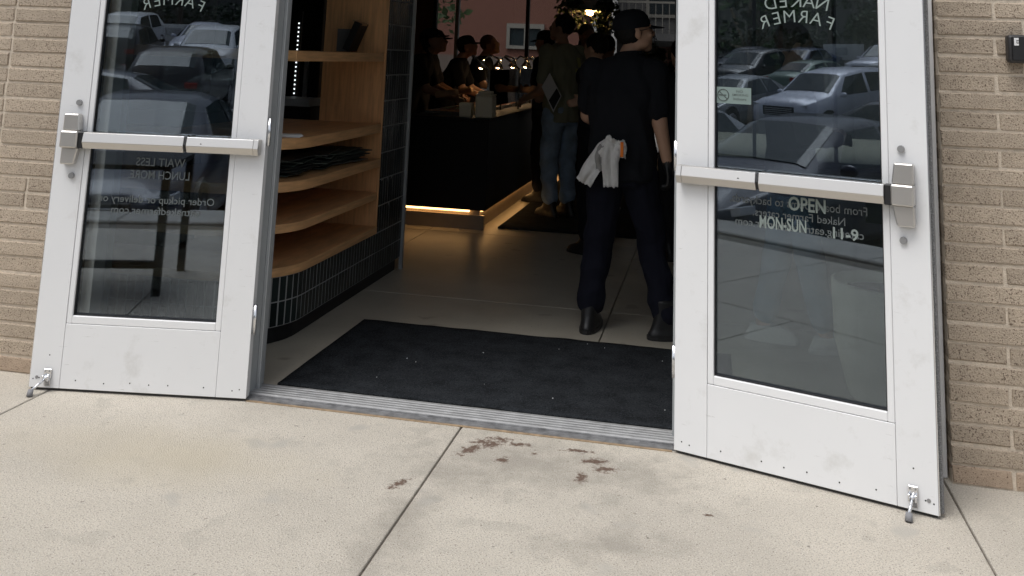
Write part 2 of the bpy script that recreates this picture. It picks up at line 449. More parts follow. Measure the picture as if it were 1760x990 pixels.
def hand_parts(mb, wrist, d, side, s=1.0, curl=0.5, grow=0.0, nrm=None):
    """palm and five fingers; d = direction of the forearm, nrm = palm normal, side = towards the thumb"""
    d = d.normalized(); side = (side - d*side.dot(d)).normalized(); nr = d.cross(side).normalized()
    if nrm is not None and nr.dot(nrm) < 0: nr = -nr
    w0 = Vector(wrist)
    rot = Matrix((side, nr, d)).transposed()
    pc = w0+d*.05*s
    mb.ball(pc, ((.040+grow)*s, (.016+grow)*s, (.052+grow)*s), rot, 14, 10)
    mb.cyl(w0-d*.02*s, w0+d*.03*s, (.026+grow)*s, (.026+grow)*s)
    for i, (off, ln) in enumerate(((.030, .075), (.010, .085), (-.011, .078), (-.031, .060))):
        p = w0+d*.088*s+side*off*s
        pts = [p-d*.02*s]; a = 0.15
        rr = [(.0098+grow)*s]
        for k, fr in enumerate((.45, .32, .23)):
            a += curl*(0.5+0.35*k)*(0.85+.12*i)
            p = p+(d*math.cos(a)+nr*math.sin(a))*ln*fr*s
            pts.append(p); rr.append((.0092-.0009*k+grow)*s)
        mb.limb(pts, rr, 8)
    p = w0+d*.03*s+side*.030*s
    dirs = (d*.6+side*.7+nr*.25).normalized()
    q1 = p+dirs*.038*s; q2 = q1+(d*.9+side*.15+nr*.35).normalized()*.032*s
    mb.limb([p, q1, q2], [(.013+grow)*s, (.011+grow)*s, (.0095+grow)*s], 8)

def figure(label, pos, yaw, H=1.72, shirt=CL_BLACK, pants=CL_BLACK, skin=SK1, shoe=BOOT, hair=HAIRB, lean=0.0, hyaw=None, hpitch=0.0,
           arms='down', J=None, voxel=0.011, cap=None, sleeve='short', glove=None, hairlen=0.0, group=None, fold=0.006, foot=(0, 0), extra=None, build=1.0, hem=(.82, .82)):
    s = H/1.75
    f = Vector((math.sin(yaw), math.cos(yaw), 0)); r = Vector((math.cos(yaw), -math.sin(yaw), 0)); z = Vector((0, 0, 1))
    def L(a, b, c): return r*a*s+f*b*s+z*c*s
    j = {}
    for n, sg in (('L', -1), ('R', 1)):
        j['ankle'+n] = L(.10*sg, 0, .085); j['knee'+n] = L(.10*sg, .03, .49); j['hip'+n] = L(.09*sg, 0, .90)
        j['shoulder'+n] = L(.175*sg, lean*.42, 1.42-lean*.10)
        if arms == 'down': j['elbow'+n] = L(.25*sg, lean*.42-.02, 1.13-lean*.1); j['wrist'+n] = L(.25*sg, lean*.42+.09, .89-lean*.1)
        elif arms == 'reach': j['elbow'+n] = L(.23*sg, lean*.42+.10, 1.16-lean*.1); j['wrist'+n] = L(.13*sg, lean*.42+.34, 1.04)
        else: j['elbow'+n] = L(.25*sg, lean*.42+.02, 1.14-lean*.1); j['wrist'+n] = L(.12*sg, lean*.42+.23, 1.13)
    j['pelvis'] = L(0, 0, .95); j['waist'] = L(0, lean*.12, 1.08); j['chest'] = L(0, lean*.32, 1.29-lean*.06)
    j['top'] = L(0, lean*.42, 1.435-lean*.1); j['neck'] = L(0, lean*.47+.005, 1.50-lean*.1); j['head'] = L(0, lean*.56+.035, 1.635-lean*.13)
    if J:
        for k, v in J.items(): j[k] = Vector(v)-Vector(pos)
    hy = yaw if hyaw is None else hyaw
    sh = (j['shoulderR']-j['shoulderL']); shd = sh.normalized(); fd = z.cross(shd)
    hipd = (j['hipR']-j['hipL']).normalized(); hf = z.cross(hipd)
    feet = {n: (yaw+foot[i]) for i, n in enumerate('LR')}
    B = build
    def torso(mb, g):
        mb.loft([(j['pelvis']-z*.10*s, hipd*(.135*s+g), hf*(.10*s+g)), (j['pelvis'], hipd*(.168*s*B+g), hf*(.122*s*B+g)),
                 (j['waist'], (hipd+shd).normalized()*(.150*s*B+g), (hf+fd).normalized()*(.110*s*B+g)),
                 (j['chest'], shd*(.178*s*B+g), fd*(.122*s*B+g)), (j['top']-z*.02, shd*(.175*s*B+g), fd*(.095*s+g)),
                 (j['top']+z*.035*s, shd*(.115*s+g), fd*(.070*s+g)), (j['neck']-z*.005, shd*(.062*s+g*.5), fd*(.062*s+g*.5))])
        for n in 'LR': mb.ball(j['shoulder'+n]-z*.01, .068*s+g)
    # one continuous body
    b = MB(); torso(b, 0.0)
    for n in 'LR':
        b.limb([j['hip'+n], j['knee'+n], j['ankle'+n]], [.085*s, .056*s, .040*s])
        b.ball(j['knee'+n]*.6+j['ankle'+n]*.4-f*.015, (.052*s, .052*s, .10*s))
        b.limb([j['shoulder'+n], j['elbow'+n], j['wrist'+n]], [.055*s, .043*s, .029*s])
        fdv = Vector((math.sin(feet[n]), math.cos(feet[n]), 0))
        b.limb([j['ankle'+n]-z*.035*s, j['ankle'+n]+fdv*.12*s-z*.055*s], [.036*s, .022*s])
        dd = j['wrist'+n]-j['elbow'+n]
        inw = (f if abs(dd.normalized().z) > .6 else -r*(1 if n == 'R' else -1)*0.4+z)
        hand_parts(b, j['wrist'+n], dd, inw, s, 0.55, 0.0, (-r if n == 'R' else r) if abs(dd.normalized().z) > .6 else -z)
    b.limb([j['top'], j['neck'], j['head']-z*.06*s], [.062*s, .056*s, .054*s])
    HP, hrot = head_parts(b, j['head'], hy, hpitch, s*1.06)
    body = obj('person', remesh(b, 'person', skin, voxel, 2), None, pos)
    tag(body, label, 'person', group)
    # shirt
    b = MB(); torso(b, .014)
    for n in 'LR':
        if sleeve == 'short':
            e = j['shoulder'+n].lerp(j['elbow'+n], .72)
            b.limb([j['shoulder'+n], e], [.069*s, .064*s])
        else: b.limb([j['shoulder'+n], j['elbow'+n], j['wrist'+n].lerp(j['elbow'+n], .08)], [.068*s, .056*s, .042*s])
    b.loft([(j['pelvis']-z*.13*s, hipd*(.172*s*B), hf*(.132*s*B)), (j['pelvis']+z*.06*s, hipd*(.172*s*B), hf*(.128*s*B))])
    obj('shirt', remesh(b, 'shirt', shirt, voxel, 2, fold), body)
    # trousers
    b = MB()
    b.loft([(j['pelvis']-z*.16*s, hipd*(.150*s), hf*(.112*s)), (j['pelvis'], hipd*(.164*s*B), hf*(.122*s*B))])
    for n in 'LR':
        b.limb([j['hip'+n]-z*.02, j['knee'+n], j['knee'+n].lerp(j['ankle'+n], hem[0 if n == 'L' else 1])], [.100*s, .078*s, .066*s])
    obj('trousers', remesh(b, 'trousers', pants, voxel, 2, fold*1.2, (8, 8, 6)), body)
    for n in 'LR':
        fdv = Vector((math.sin(feet[n]), math.cos(feet[n]), 0)); sd = Vector((math.cos(feet[n]), -math.sin(feet[n]), 0))
        a = j['ankle'+n]; g0 = a-z*(.085*s)
        b = MB()
        b.loft([(g0+fdv*.05*s+z*.006, sd*.050*s, fdv*.145*s), (g0+fdv*.05*s+z*.030*s, sd*.050*s, fdv*.145*s), (g0+fdv*.045*s+z*.055*s, sd*.046*s, fdv*.125*s),
                (g0+fdv*.012*s+z*.085*s, sd*.045*s, fdv*.080*s)]+([] if shoe is CL_WHITE else [(g0-fdv*.002*s+z*.14*s, sd*.045*s, fdv*.056*s), (g0-fdv*.006*s+z*.20*s, sd*.046*s, fdv*.052*s)]), 18, 2.4)
        so = obj('shoe', remesh(b, 'shoe', shoe, .008, 2), body)
        b = MB(); b.loft([(g0+fdv*.05*s+z*.001, sd*.053*s, fdv*.150*s), (g0+fdv*.05*s+z*.022*s, sd*.053*s, fdv*.150*s)], 18, 2.4)
        b.build('sole', M_BLACK if shoe is not CL_WHITE else CL_WHITE, so)
        if glove:
            b = MB(); dd = j['wrist'+n]-j['elbow'+n]
            inw = (f if abs(dd.normalized().z) > .6 else -r*(1 if n == 'R' else -1)*0.4+z)
            hand_parts(b, j['wrist'+n], dd, inw, s, 0.55, .0028, (-r if n == 'R' else r) if abs(dd.normalized().z) > .6 else -z)
            obj('glove', remesh(b, 'glove', glove, .0055, 1), body)
    # hair
    b = MB()
    sc = s*1.06
    if not cap:
        b.ball(HP(0, -.022, .040), (.083*sc, .094*sc, .092*sc), hrot, 18, 12)
        if hairlen > 0:
            b.ball(HP(0, -.065, -.04-hairlen*.5), (.075*sc, .045*sc, (.07+hairlen*.5)*sc), hrot)
    else:
        b.ball(HP(0, -.030, .004), (.0815*sc, .082*sc, .070*sc), hrot, 18, 12)
        if hairlen > 0: b.ball(HP(0, -.070, -.04-hairlen*.5), (.055*sc, .04*sc, (.06+hairlen*.5)*sc), hrot)
    obj('hair', remesh(b, 'hair', hair, .006, 2, .003, (60, 60, 30)), body)
    if cap:
        b = MB()
        prof = [(1.0, -.10), (1.0, .0), (.985, .25), (.92, .5), (.78, .74), (.52, .92), (.22, .99), (0, 1.0)]
        b.lathe([(a_, z_) for a_, z_ in prof], n=28)
        MM = Matrix.Translation(HP(0, -.014, .032)) @ hrot.to_4x4() @ Matrix.Diagonal((.086*sc, .104*sc, .094*sc, 1))
        b.xf(MM)
        co = b.build('cap', cap, body, True)
        b = MB(); top = []; bot = []
        for k in range(13):
            a = math.pi*(k/12)
            top.append((math.cos(a)*.078, .052+math.sin(a)*.115))
        ins = [(math.cos(math.pi*k/12)*.078, .052+math.sin(math.pi*k/12)*.034) for k in range(12, -1, -1)]
        for k in range(12):
            def q(p, zz): return HP(p[0], p[1], zz - (p[1]-.05)*.30 - p[0]*p[0]*3.2)
            a_, b_, c_, d_ = top[k], top[k+1], ins[11-k], ins[12-k]
            b.quad(q(a_, .040), q(b_, .040), q(c_, .040), q(d_, .040)); b.quad(q(a_, .036), q(b_, .036), q(c_, .036), q(d_, .036))
            b.quad(q(a_, .040), q(b_, .040), q(b_, .036), q(a_, .036))
        b.build('brim', cap, co, True)
    body['j'] = 0
    del body['j']
    return body, j, HP

def decal(me_obj, corners, mtl, name, parent, off=0.003, n=6):
    """a printed patch that follows the cloth it is printed on: corners lie just outside, dropped onto the surface"""
    me = me_obj.data
    bt = BVHTree.FromPolygons([v.co for v in me.vertices], [p.vertices[:] for p in me.polygons])
    a, b_, c, d = [Vector(p) for p in corners]
    nr = (b_-a).cross(d-a).normalized()
    b = MB(); g = []
    for i in range(n+1):
        row = []
        for k in range(n+1):
            p = a.lerp(b_, i/n).lerp(d.lerp(c, i/n), k/n)
            h = bt.find_nearest(p)
            q = h[0]+h[1]*off
            row.append(b.bm.verts.new(q))
        g.append(row)
    for i in range(n):
        for k in range(n): b.bm.faces.new((g[i][k], g[i+1][k], g[i+1][k+1], g[i][k+1]))
    return b.build(name, mtl, parent, True)

# the worker walking in
WP = Vector((-.45, 5.5, 0))
WJ = dict(ankleL=(-.640, 5.50, .085), kneeL=(-.605, 5.55, .47), hipL=(-.560, 5.50, .88), ankleR=(-.235, 5.47, .085), kneeR=(-.315, 5.58, .47), hipR=(-.395, 5.49, .88),
          pelvis=(-.478, 5.50, .93), waist=(-.480, 5.50, 1.05), chest=(-.478, 5.51, 1.25), top=(-.470, 5.52, 1.405), neck=(-.452, 5.53, 1.475), head=(-.425, 5.555, 1.598),
          shoulderL=(-.652, 5.55, 1.375), shoulderR=(-.312, 5.47, 1.385), elbowR=(-.272, 5.44, 1.10), wristR=(-.232, 5.46, .905), elbowL=(-.690, 5.62, 1.12), wristL=(-.53, 5.80, 1.02))
worker, wj, WHP = figure('worker in black cap and dark navy uniform seen from behind, towel at the hip', WP, R(14), 1.74, CL_BLACK, CL_NAVY, SK1, BOOT, HAIRB,
                         hyaw=R(66), hpitch=R(-10), J=WJ, voxel=.008, cap=CL_BLACK, glove=M_BLACK, fold=.010, foot=(R(-8), R(52)), build=1.06, hem=(.84, .90))
gb = MB()
for sx in (-1, 1):
    pts = [WHP(sx*.030+.026*math.cos(a), .094, .002+.020*math.sin(a)) for a in [k*math.pi/6 for k in range(13)]]
    gb.tube(pts, .0022, 6); gb.tube([WHP(sx*.058, .092, .008), WHP(sx*.080, .05, .010), WHP(sx*.082, -.01, .006)], .0022, 6)
gb.tube([WHP(-.005, .097, .006), WHP(.005, .097, .006)], .0022, 6)
gb.build('glasses', M_BLACK, worker)
b = MB()                                                            # collar
b.tube([wj['neck']+Vector((.074*math.cos(a), .070*math.sin(a), -.004+.012*math.sin(a+2.4))) for a in [k*math.pi/8 for k in range(17)]], .013, 8)
obj('collar', b.mesh('collar', CL_BLACK, True), worker)
# towel hanging from the back pocket
def lobe(mb, spine, widths, folds, depth, ph):
    n, mcount = 30, 40
    front = []
    for i in range(n+1):
        t = i/n*(len(spine)-1); k = min(int(t), len(spine)-2); q = t-k
        c = Vector(spine[k]).lerp(Vector(spine[k+1]), q); wd = widths[k]*(1-q)+widths[k+1]*q
        tang = (Vector(spine[k+1])-Vector(spine[k])).normalized(); side = Vector((0, -1, 0)).cross(tang).normalized()
        row = []
        for m_ in range(mcount+1):
            u_ = m_/mcount-.5
            dy = -depth*(0.5+.5*math.cos(u_*folds*2*math.pi+ph+i*.045))*(0.6+.4*math.sin(i*.32+ph))-.012*noise.noise(Vector((u_*5, i*.14, ph)))
            row.append(mb.bm.verts.new(c+side*u_*wd+Vector((0, dy, .010*noise.noise(Vector((u_*7, i*.2, ph+3)))))))
        front.append(row)
    for i in range(n):
        for m_ in range(mcount): mb.bm.faces.new((front[i][m_], front[i][m_+1], front[i+1][m_+1], front[i+1][m_]))
M_TERRY = mat('white_terry', (0.90, 0.89, 0.86), 0.95, var=0.06, vscale=40, bump=0.9, bscale=420, spec=0.1)
M_TERRYG = mat('grey_terry', (0.45, 0.44, 0.42), 0.95, bump=0.9, bscale=420, spec=0.1)
tb = MB()
lobe(tb, [(-.535, 5.335, 1.005), (-.585, 5.325, .93), (-.640, 5.325, .84), (-.668, 5.33, .785)], [.06, .085, .09, .085], 1.5, .030, .4)
lobe(tb, [(-.500, 5.325, 1.018), (-.520, 5.305, .99), (-.525, 5.31, .90), (-.520, 5.315, .775)], [.09, .105, .085, .075], 1.6, .035, 2.0)
lobe(tb, [(-.470, 5.325, 1.015), (-.468, 5.31, .985), (-.475, 5.31, .93)], [.035, .055, .06], 1.0, .022, 1.0)
me = tb.mesh('towel', M_TERRY, True)
tw = obj('towel', me, None); tag(tw, "white towel with an orange stripe hanging at the worker's hip", 'towel')
sm_ = tw.modifiers.new('solid', 'SOLIDIFY'); sm_.thickness = .007; sm_.offset = 0
tb = MB(); lobe(tb, [(-.560, 5.318, .985), (-.575, 5.318, .93), (-.580, 5.322, .86)], [.05, .06, .045], 1.2, .02, 1.5)
o = obj('grey_fold', tb.mesh('grey_fold', M_TERRYG, True), tw); sm_ = o.modifiers.new('solid', 'SOLIDIFY'); sm_.thickness = .005
tb = MB(); tb.box(-.4705, 5.278, .935, -.4545, 5.282, 1.012)
tb.build('orange_stripe', mat('orange_thread', (0.75, 0.20, 0.03), 0.9), tw)

# olive T-shirt customer at the counter, sheet under the arm
cust, cj, CHP = figure('customer in olive T-shirt and blue jeans standing at the counter, back towards the door', (-1.37, 9.15, 0), R(-48), 1.83, CL_OLIVE, CL_JEANS, SK1, BOOT, HAIRB,
                       hyaw=R(-80), hpitch=R(-12), arms='reach', fold=.010, voxel=.011, J=dict(elbowL=(-1.53, 8.93, 1.14), wristL=(-1.68, 9.03, 1.06)))
shirt = [c_ for c_ in cust.children if c_.name.startswith('shirt')][0]
M_PRINT = mat('yellow_print', (0.42, 0.42, 0.17), 0.9)
for (a0, a1, z0, z1) in ((.08, .14, 1.36, 1.45), (.03, .15, 1.31, 1.345), (.06, .15, 1.24, 1.285), (.11, .135, 1.16, 1.235)):
    sx = Vector((math.cos(R(-48)), -math.sin(R(-48)), 0)); bk = Vector((-math.sin(R(-48)), -math.cos(R(-48)), 0))
    decal(shirt, [sx*a0+bk*.16+Vector((0, 0, z0)), sx*a1+bk*.16+Vector((0, 0, z0)), sx*a1+bk*.16+Vector((0, 0, z1)), sx*a0+bk*.16+Vector((0, 0, z1))], M_PRINT, 'shirt_print', cust)
def sheet(corners, y, th):
    b = MB(); b.prism(corners, y, y+th, 'y'); return b
sheet([(-1.435, 1.300), (-1.322, 1.100), (-1.392, .950), (-1.506, 1.172)], 8.80, .012).build('paper_sheet', M_PAPER)
ps = bpy.data.objects['paper_sheet']; tag(ps, 'white card with a black diamond panel held under the customer arm', 'card')
sheet([(-1.366, 1.165), (-1.330, 1.098), (-1.392, .975), (-1.436, 1.055)], 8.797, .002).build('black_panel', M_DARK, ps)

figure('customer in a dark cap half hidden behind the olive T-shirt customer', (-1.66, 10.0, 0), R(-75), 1.70, CL_BLACK, CL_GREY, SK1, hair=HAIRB, cap=CL_BLACK, arms='hold', voxel=.014)
figure('customer with long brown hair in black behind the olive T-shirt customer', (-1.38, 10.9, 0), R(150), 1.80, CL_BLACK, CL_BLACK, SK1, hair=HAIRBR, hairlen=.22, arms='hold', sleeve='long', voxel=.014)
ptn, _, _ = figure('customer in black with a patterned cuff just left of the worker', (-.86, 7.6, 0), R(-60), 1.62, CL_BLACK, CL_BLACK, SK1, hair=HAIRB, arms='down', sleeve='short', voxel=.013,
       J=dict(elbowL=(-.77, 7.42, 1.15), wristL=(-.93, 7.38, 1.125)))
M_PATT = mat('patterned_cloth', (0.40, 0.26, 0.17), 0.9, speck=[(70, 0.52, (0.03, 0.02, 0.02))])
b = MB(); b.cyl((-.055, -.217, 1.127), (.015, -.200, 1.137), .040, .046, 14); b.build('cuff', M_PATT, ptn, True)
figure('dark haired customer in black beyond the worker shoulder', (-1.02, 9.7, 0), R(10), 1.66, CL_BLACK, CL_BLACK, SK2, hair=HAIRB, arms='hold', sleeve='long', voxel=.015)
figure('customer in grey top and pale trousers in the gap right of the worker', (-.22, 7.6, 0), R(-20), 1.60, CL_GREY, CL_GREY, SK1, hair=HAIRB, arms='hold', sleeve='long', voxel=.015)
figure('person in light blue jeans and white trainers behind the right door glass', (.42, 5.55, 0), R(80), 1.66, CL_GREY, CL_LJEANS, SK1, CL_WHITE, HAIRBR, arms='hold', sleeve='long', voxel=.012,
       J=dict(ankleL=(.27, 5.62, .085), kneeL=(.36, 5.62, .48), ankleR=(.58, 5.48, .085), kneeR=(.50, 5.48, .48)), foot=(R(20), R(-10)))
GS = 'counter staff bent over the food line'
figure('server in black with brown arms nearest the door behind the counter', (-2.92, 9.15, 0), R(86), 1.72, CL_BLACK, CL_BLACK, SK2, hair=HAIRB, cap=CL_BLACK, arms='reach', lean=.42, hpitch=R(-18), voxel=.012, group=GS, hairlen=.06)
figure('server with dark cap second from the door behind the counter', (-2.98, 9.75, 0), R(84), 1.70, CL_GREY, CL_BLACK, SK2, hair=HAIRB, cap=CL_BLACK, arms='reach', lean=.30, hpitch=R(-14), voxel=.013, group=GS)
figure('server with pale face third from the door behind the counter', (-2.86, 10.35, 0), R(88), 1.68, CL_BLACK, CL_BLACK, SK1, hair=HAIRB, cap=CL_GREY, arms='reach', lean=.42, hpitch=R(-16), voxel=.014, group=GS)
figure('server with auburn hair farthest along the counter', (-2.84, 11.3, 0), R(95), 1.72, CL_BLACK, CL_BLACK, SK1, hair=HAIRR, arms='reach', lean=.46, hpitch=R(-22), voxel=.014, group=GS)

# ================================================================= GROUND OUTSIDE
LOT = -0.55
def gz(y): return LOT+max(0.0, min(46.0, -14-y))*.078
b = MB(); gy = [300, -14, -60, -300]
for a, c_ in zip(gy, gy[1:]): b.quad((-300, a, gz(a)), (300, a, gz(a)), (300, c_, gz(c_)), (-300, c_, gz(c_)))
bmesh.ops.remove_doubles(b.bm, verts=b.bm.verts[:], dist=.001)
r_ = bmesh.ops.extrude_face_region(b.bm, geom=b.bm.faces[:])
for v in [v for v in r_['geom'] if isinstance(v, bmesh.types.BMVert)]: v.co.z -= .3
tag(b.build('parking_lot', M_ASPH), kind='structure')
pave = obj('pavement', None); tag(pave, kind='structure')
b = MB(); b.box(-14, -.02, LOT+.004, 10, 4.164, -.009); b.build('slab_bed', mat('joint_grit', (0.17, 0.15, 0.125), 0.95, var=0.4, vscale=60), pave)
def slab(x0, y0, x1, y1):
    b = MB(); b.box(x0+.0035, y0+.0035, -.10, x1-.0035, y1-.0035, 0, .005, 2)
    b.build('concrete_slab', M_PAVE, pave)
XS = [-13.0, -11.3, -9.6, -7.9, -6.16, -4.42, -2.69, -.955, .82, 2.55, 4.3, 6.0, 7.7, 9.4]
XS2 = [-13.0, -11.0, -9.2, -7.4, -5.5, -3.6, -1.79, .02, 1.85, 3.7, 5.5, 7.4, 9.4]
for a, c_ in zip(XS, XS[1:]):
    slab(a, 1.95, c_, 4.165)
for a, c_ in zip(XS2, XS2[1:]): slab(a, .20, c_, 1.95)
bed = obj('planting_strip', None); tag(bed, kind='structure')
b = MB(); b.box(-13, -.02, -.3, 9.4, .195, -.03); b.build('soil', M_SOIL, bed)
kb = obj('kerb', None); tag(kb, kind='structure')
for k in range(12):
    b = MB(); b.box(-13+k*1.9+.004, -.62, LOT+.006, -13+(k+1)*1.9-.004, -.02, .02, .012); b.build('kerb_stone', M_KERB, kb)
b = MB()
for k in range(9):
    b.box(-14+k*2.75-.05, -5.6, LOT+.001, -14+k*2.75+.05, -.75, LOT+.005)
for k in range(14):
    for lx, ya, yb in ((-33+k*2.75, -19.2, -14.3), (-36+k*2.75, -27.4, -22.5)):
        b.quad((lx-.05, ya, gz(ya)+.005), (lx+.05, ya, gz(ya)+.005), (lx+.05, yb, gz(yb)+.005), (lx-.05, yb, gz(yb)+.005))
tag(b.build('parking_lines', M_LINE), kind='structure')
b = MB(); b.box(-40, -13.6, LOT-.02, 12, -12.4, LOT+.12, .03); tag(b.build('median_kerb', M_KERB), kind='structure')
M_GRASS = mat('grass', (0.05, 0.085, 0.03), 0.9, var=0.4, vscale=12)
b = MB(); b.box(-39.8, -13.45, LOT+.1, 11.8, -12.55, LOT+.14)
for k in range(2500):
    x = rng.uniform(-30, 2); y = rng.uniform(-13.4, -12.6); h = rng.uniform(.05, .16); a = rng.uniform(0, 6.28)
    p = Vector((x, y, LOT+.135)); d = Vector((math.cos(a)*.03, math.sin(a)*.03, 0))
    b.quad(p-d, p+d, p+d*.3+Vector((rng.uniform(-.04, .04), rng.uniform(-.04, .04), h)), p-d*.3+Vector((0, 0, h)))
tag(b.build('grass_strip', M_GRASS), kind='stuff')

# ================================================================= FRONT WALL (brick, one object per brick)
CRS, BL, BH = 0.0686, 0.305, 0.0576
FY = 3.985
brick_cache = {}
def brick_mesh(x0, x1, low, var):
    key = (round(x1-x0, 3), low, var)
    if key in brick_cache: return brick_cache[key]
    b = MB(); L_ = x1-x0; r_ = random.Random(hash(key) % 1000)
    b.box(0, 0, 0, L_, .09, BH, .0035)
    for v in b.bm.verts:
        v.co += Vector((r_.uniform(-.0022, .0022), r_.uniform(-.0018, .0018) if v.co.y < .05 else 0, r_.uniform(-.0022, .0022)))
    me = b.mesh('brick', M_BRICKLOW if low else M_BRICK)
    brick_cache[key] = me
    return me
def bricks_row(x0, x1, offs):
    out = []; x = x0
    first = True
    while x < x1-.02:
        e = (x0+offs if first else x+BL); first = False
        e = min(e, x1)
        if x1-e < .04: e = x1
        out.append((x+(.0 if x == x0 else .0055), e-(.0 if e == x1 else .0055))); x = e
    return out
def brick_wall(label, xedge, sgn, far, nmin, ncols_m):
    """sgn +1: wall runs to +X from xedge (corner at xedge); -1: to -X"""
    t = thing('brick_wall', label, 'wall', (xedge, FY, 0))
    b = MB(); b.box(0.0, .0015, -.06, sgn*abs(far-xedge), .26, 3.6)
    b.build('mortar', M_MORTAR, t)
    st = MB()
    for k in range(52):
        z0 = .005+k*CRS
        offs = (.203 if k % 2 == 0 else .305)
        if sgn < 0: offs = .463+rng.uniform(-.006, .006) if k not in (10, 11) else .297
        for i, (a, c_) in enumerate(bricks_row(0, abs(far-xedge), offs)):
            near = c_ < ncols_m and k < 28
            jit = (rng.uniform(-.0018, .0018), rng.uniform(-.0015, .0015))
            xa = a if sgn > 0 else -c_
            if near:
                o = obj('brick', brick_mesh(a, c_, k == 0, rng.randint(0, 3)), t, (xa, -.004+jit[0], z0+jit[1]))
                if sgn > 0 and i == 0:
                    pass
            else: st.box(xa, -.004, z0, xa+(c_-a), .05, z0+BH, 0)
    so = st.build('far_bricks', M_BRICK, t); tag(so, kind='stuff')
    return t
brick_wall('tan speckled brick wall right of the right door, carrying the black box', .845, 1, 9.4, 0, 1.0)
brick_wall('tan speckled brick wall left of the left door', -2.715, -1, -13.0, 0, 1.15)
# head of the opening
t = thing('lintel_wall', 'tan brick wall over the entrance opening', 'wall', (-.935, FY, 0))
b = MB(); b.box(-1.778, .01, 2.62, 1.778, .25, 3.6); b.build('backing', M_MORTAR, t)
b = MB()
for k in range(14):
    for a, c_ in bricks_row(0, 3.556, .305 if k % 2 else .15): b.box(-1.778+a, 0, 2.622+k*CRS, -1.778+c_, .05, 2.622+k*CRS+BH)
tag(b.build('brickwork', M_BRICK, t), kind='stuff')
b = MB(); b.box(-1.778, .02, 2.60, 1.778, .25, 2.618); b.build('steel_angle', M_FRAME, t)

# ================================================================= ENTRANCE FRAME, SIDELIGHTS, THRESHOLD
XL, XR = -1.8666, -.1327
t = thing('door_frame', 'grey aluminium entrance frame around the open doorway', 'door frame', (-1.0, 4.01, 0))
def fb(nm, x0, y0, z0, x1, y1, z1, m=M_FRAME, p=t, bev=.002):
    b = MB(); b.box(x0, y0, z0, x1, y1, z1, bev); return b.build(nm, m, p)
fb('jamb', -.936, .002, .002, -.884, .155, 2.18); fb('jamb', .872, .002, .002, .924, .155, 2.18)
fb('door_stop', -.8835, .075, .002, -.868, .10, 2.17); fb('door_stop', .856, .075, .002, .8715, .10, 2.17)
fb('head', -.936, .004, 2.182, .924, .153, 2.235)
fb('transom_glass', -.93, .07, 2.237, .92, .076, 2.56, M_SIDE, bev=0)
fb('top_rail', -.936, .004, 2.562, .924, .153, 2.597)
t2 = []
for side, x0, x1, lab in ((-1, -2.712, -1.938, 'tall glazed sidelight behind the left door'), (1, -.074, .838, 'tall glazed sidelight behind the right door')):
    sl = thing('sidelight', lab, 'window', ((x0+x1)/2, 4.10, 0)); h = (x1-x0)/2
    fb('mullion', -h, -.075, .002, -h+.05, .06, 2.595, M_BEAD, p=sl); fb('mullion', h-.05, -.075, .002, h, .06, 2.595, M_BEAD, p=sl)
    fb('sill', -h+.052, -.043, .002, h-.052, .058, .10, p=sl); fb('top_rail', -h+.052, -.043, 2.545, h-.052, .058, 2.593, p=sl)
    fb('glass_pane', -h+.05, .005, .10, h-.05, .012, 2.545, M_SIDE, sl, 0)
th = thing('threshold', 'ribbed aluminium threshold across the doorway', 'threshold', (-1.0, 4.08, 0))
b = MB(); b.box(-.884, -.098, .001, .872, -.060, .006); b.box(-.884, -.060, .001, .872, .075, .010); b.build('base_plate', M_THR, th)
for k in range(5):
    b = MB(); b.prism([(-.050+k*.025, .010), (-.047+k*.025, .0155), (-.032+k*.025, .0155), (-.029+k*.025, .010)], -.884, .872, 'x'); b.build('rib', M_RIB, th)
b = MB(); b.box(-.87, -.112, .0005, .86, -.0985, .003); b.build('sealant', mat('tan_sealant', (0.33, 0.24, 0.15), 0.9, var=0.3, vscale=30), th)

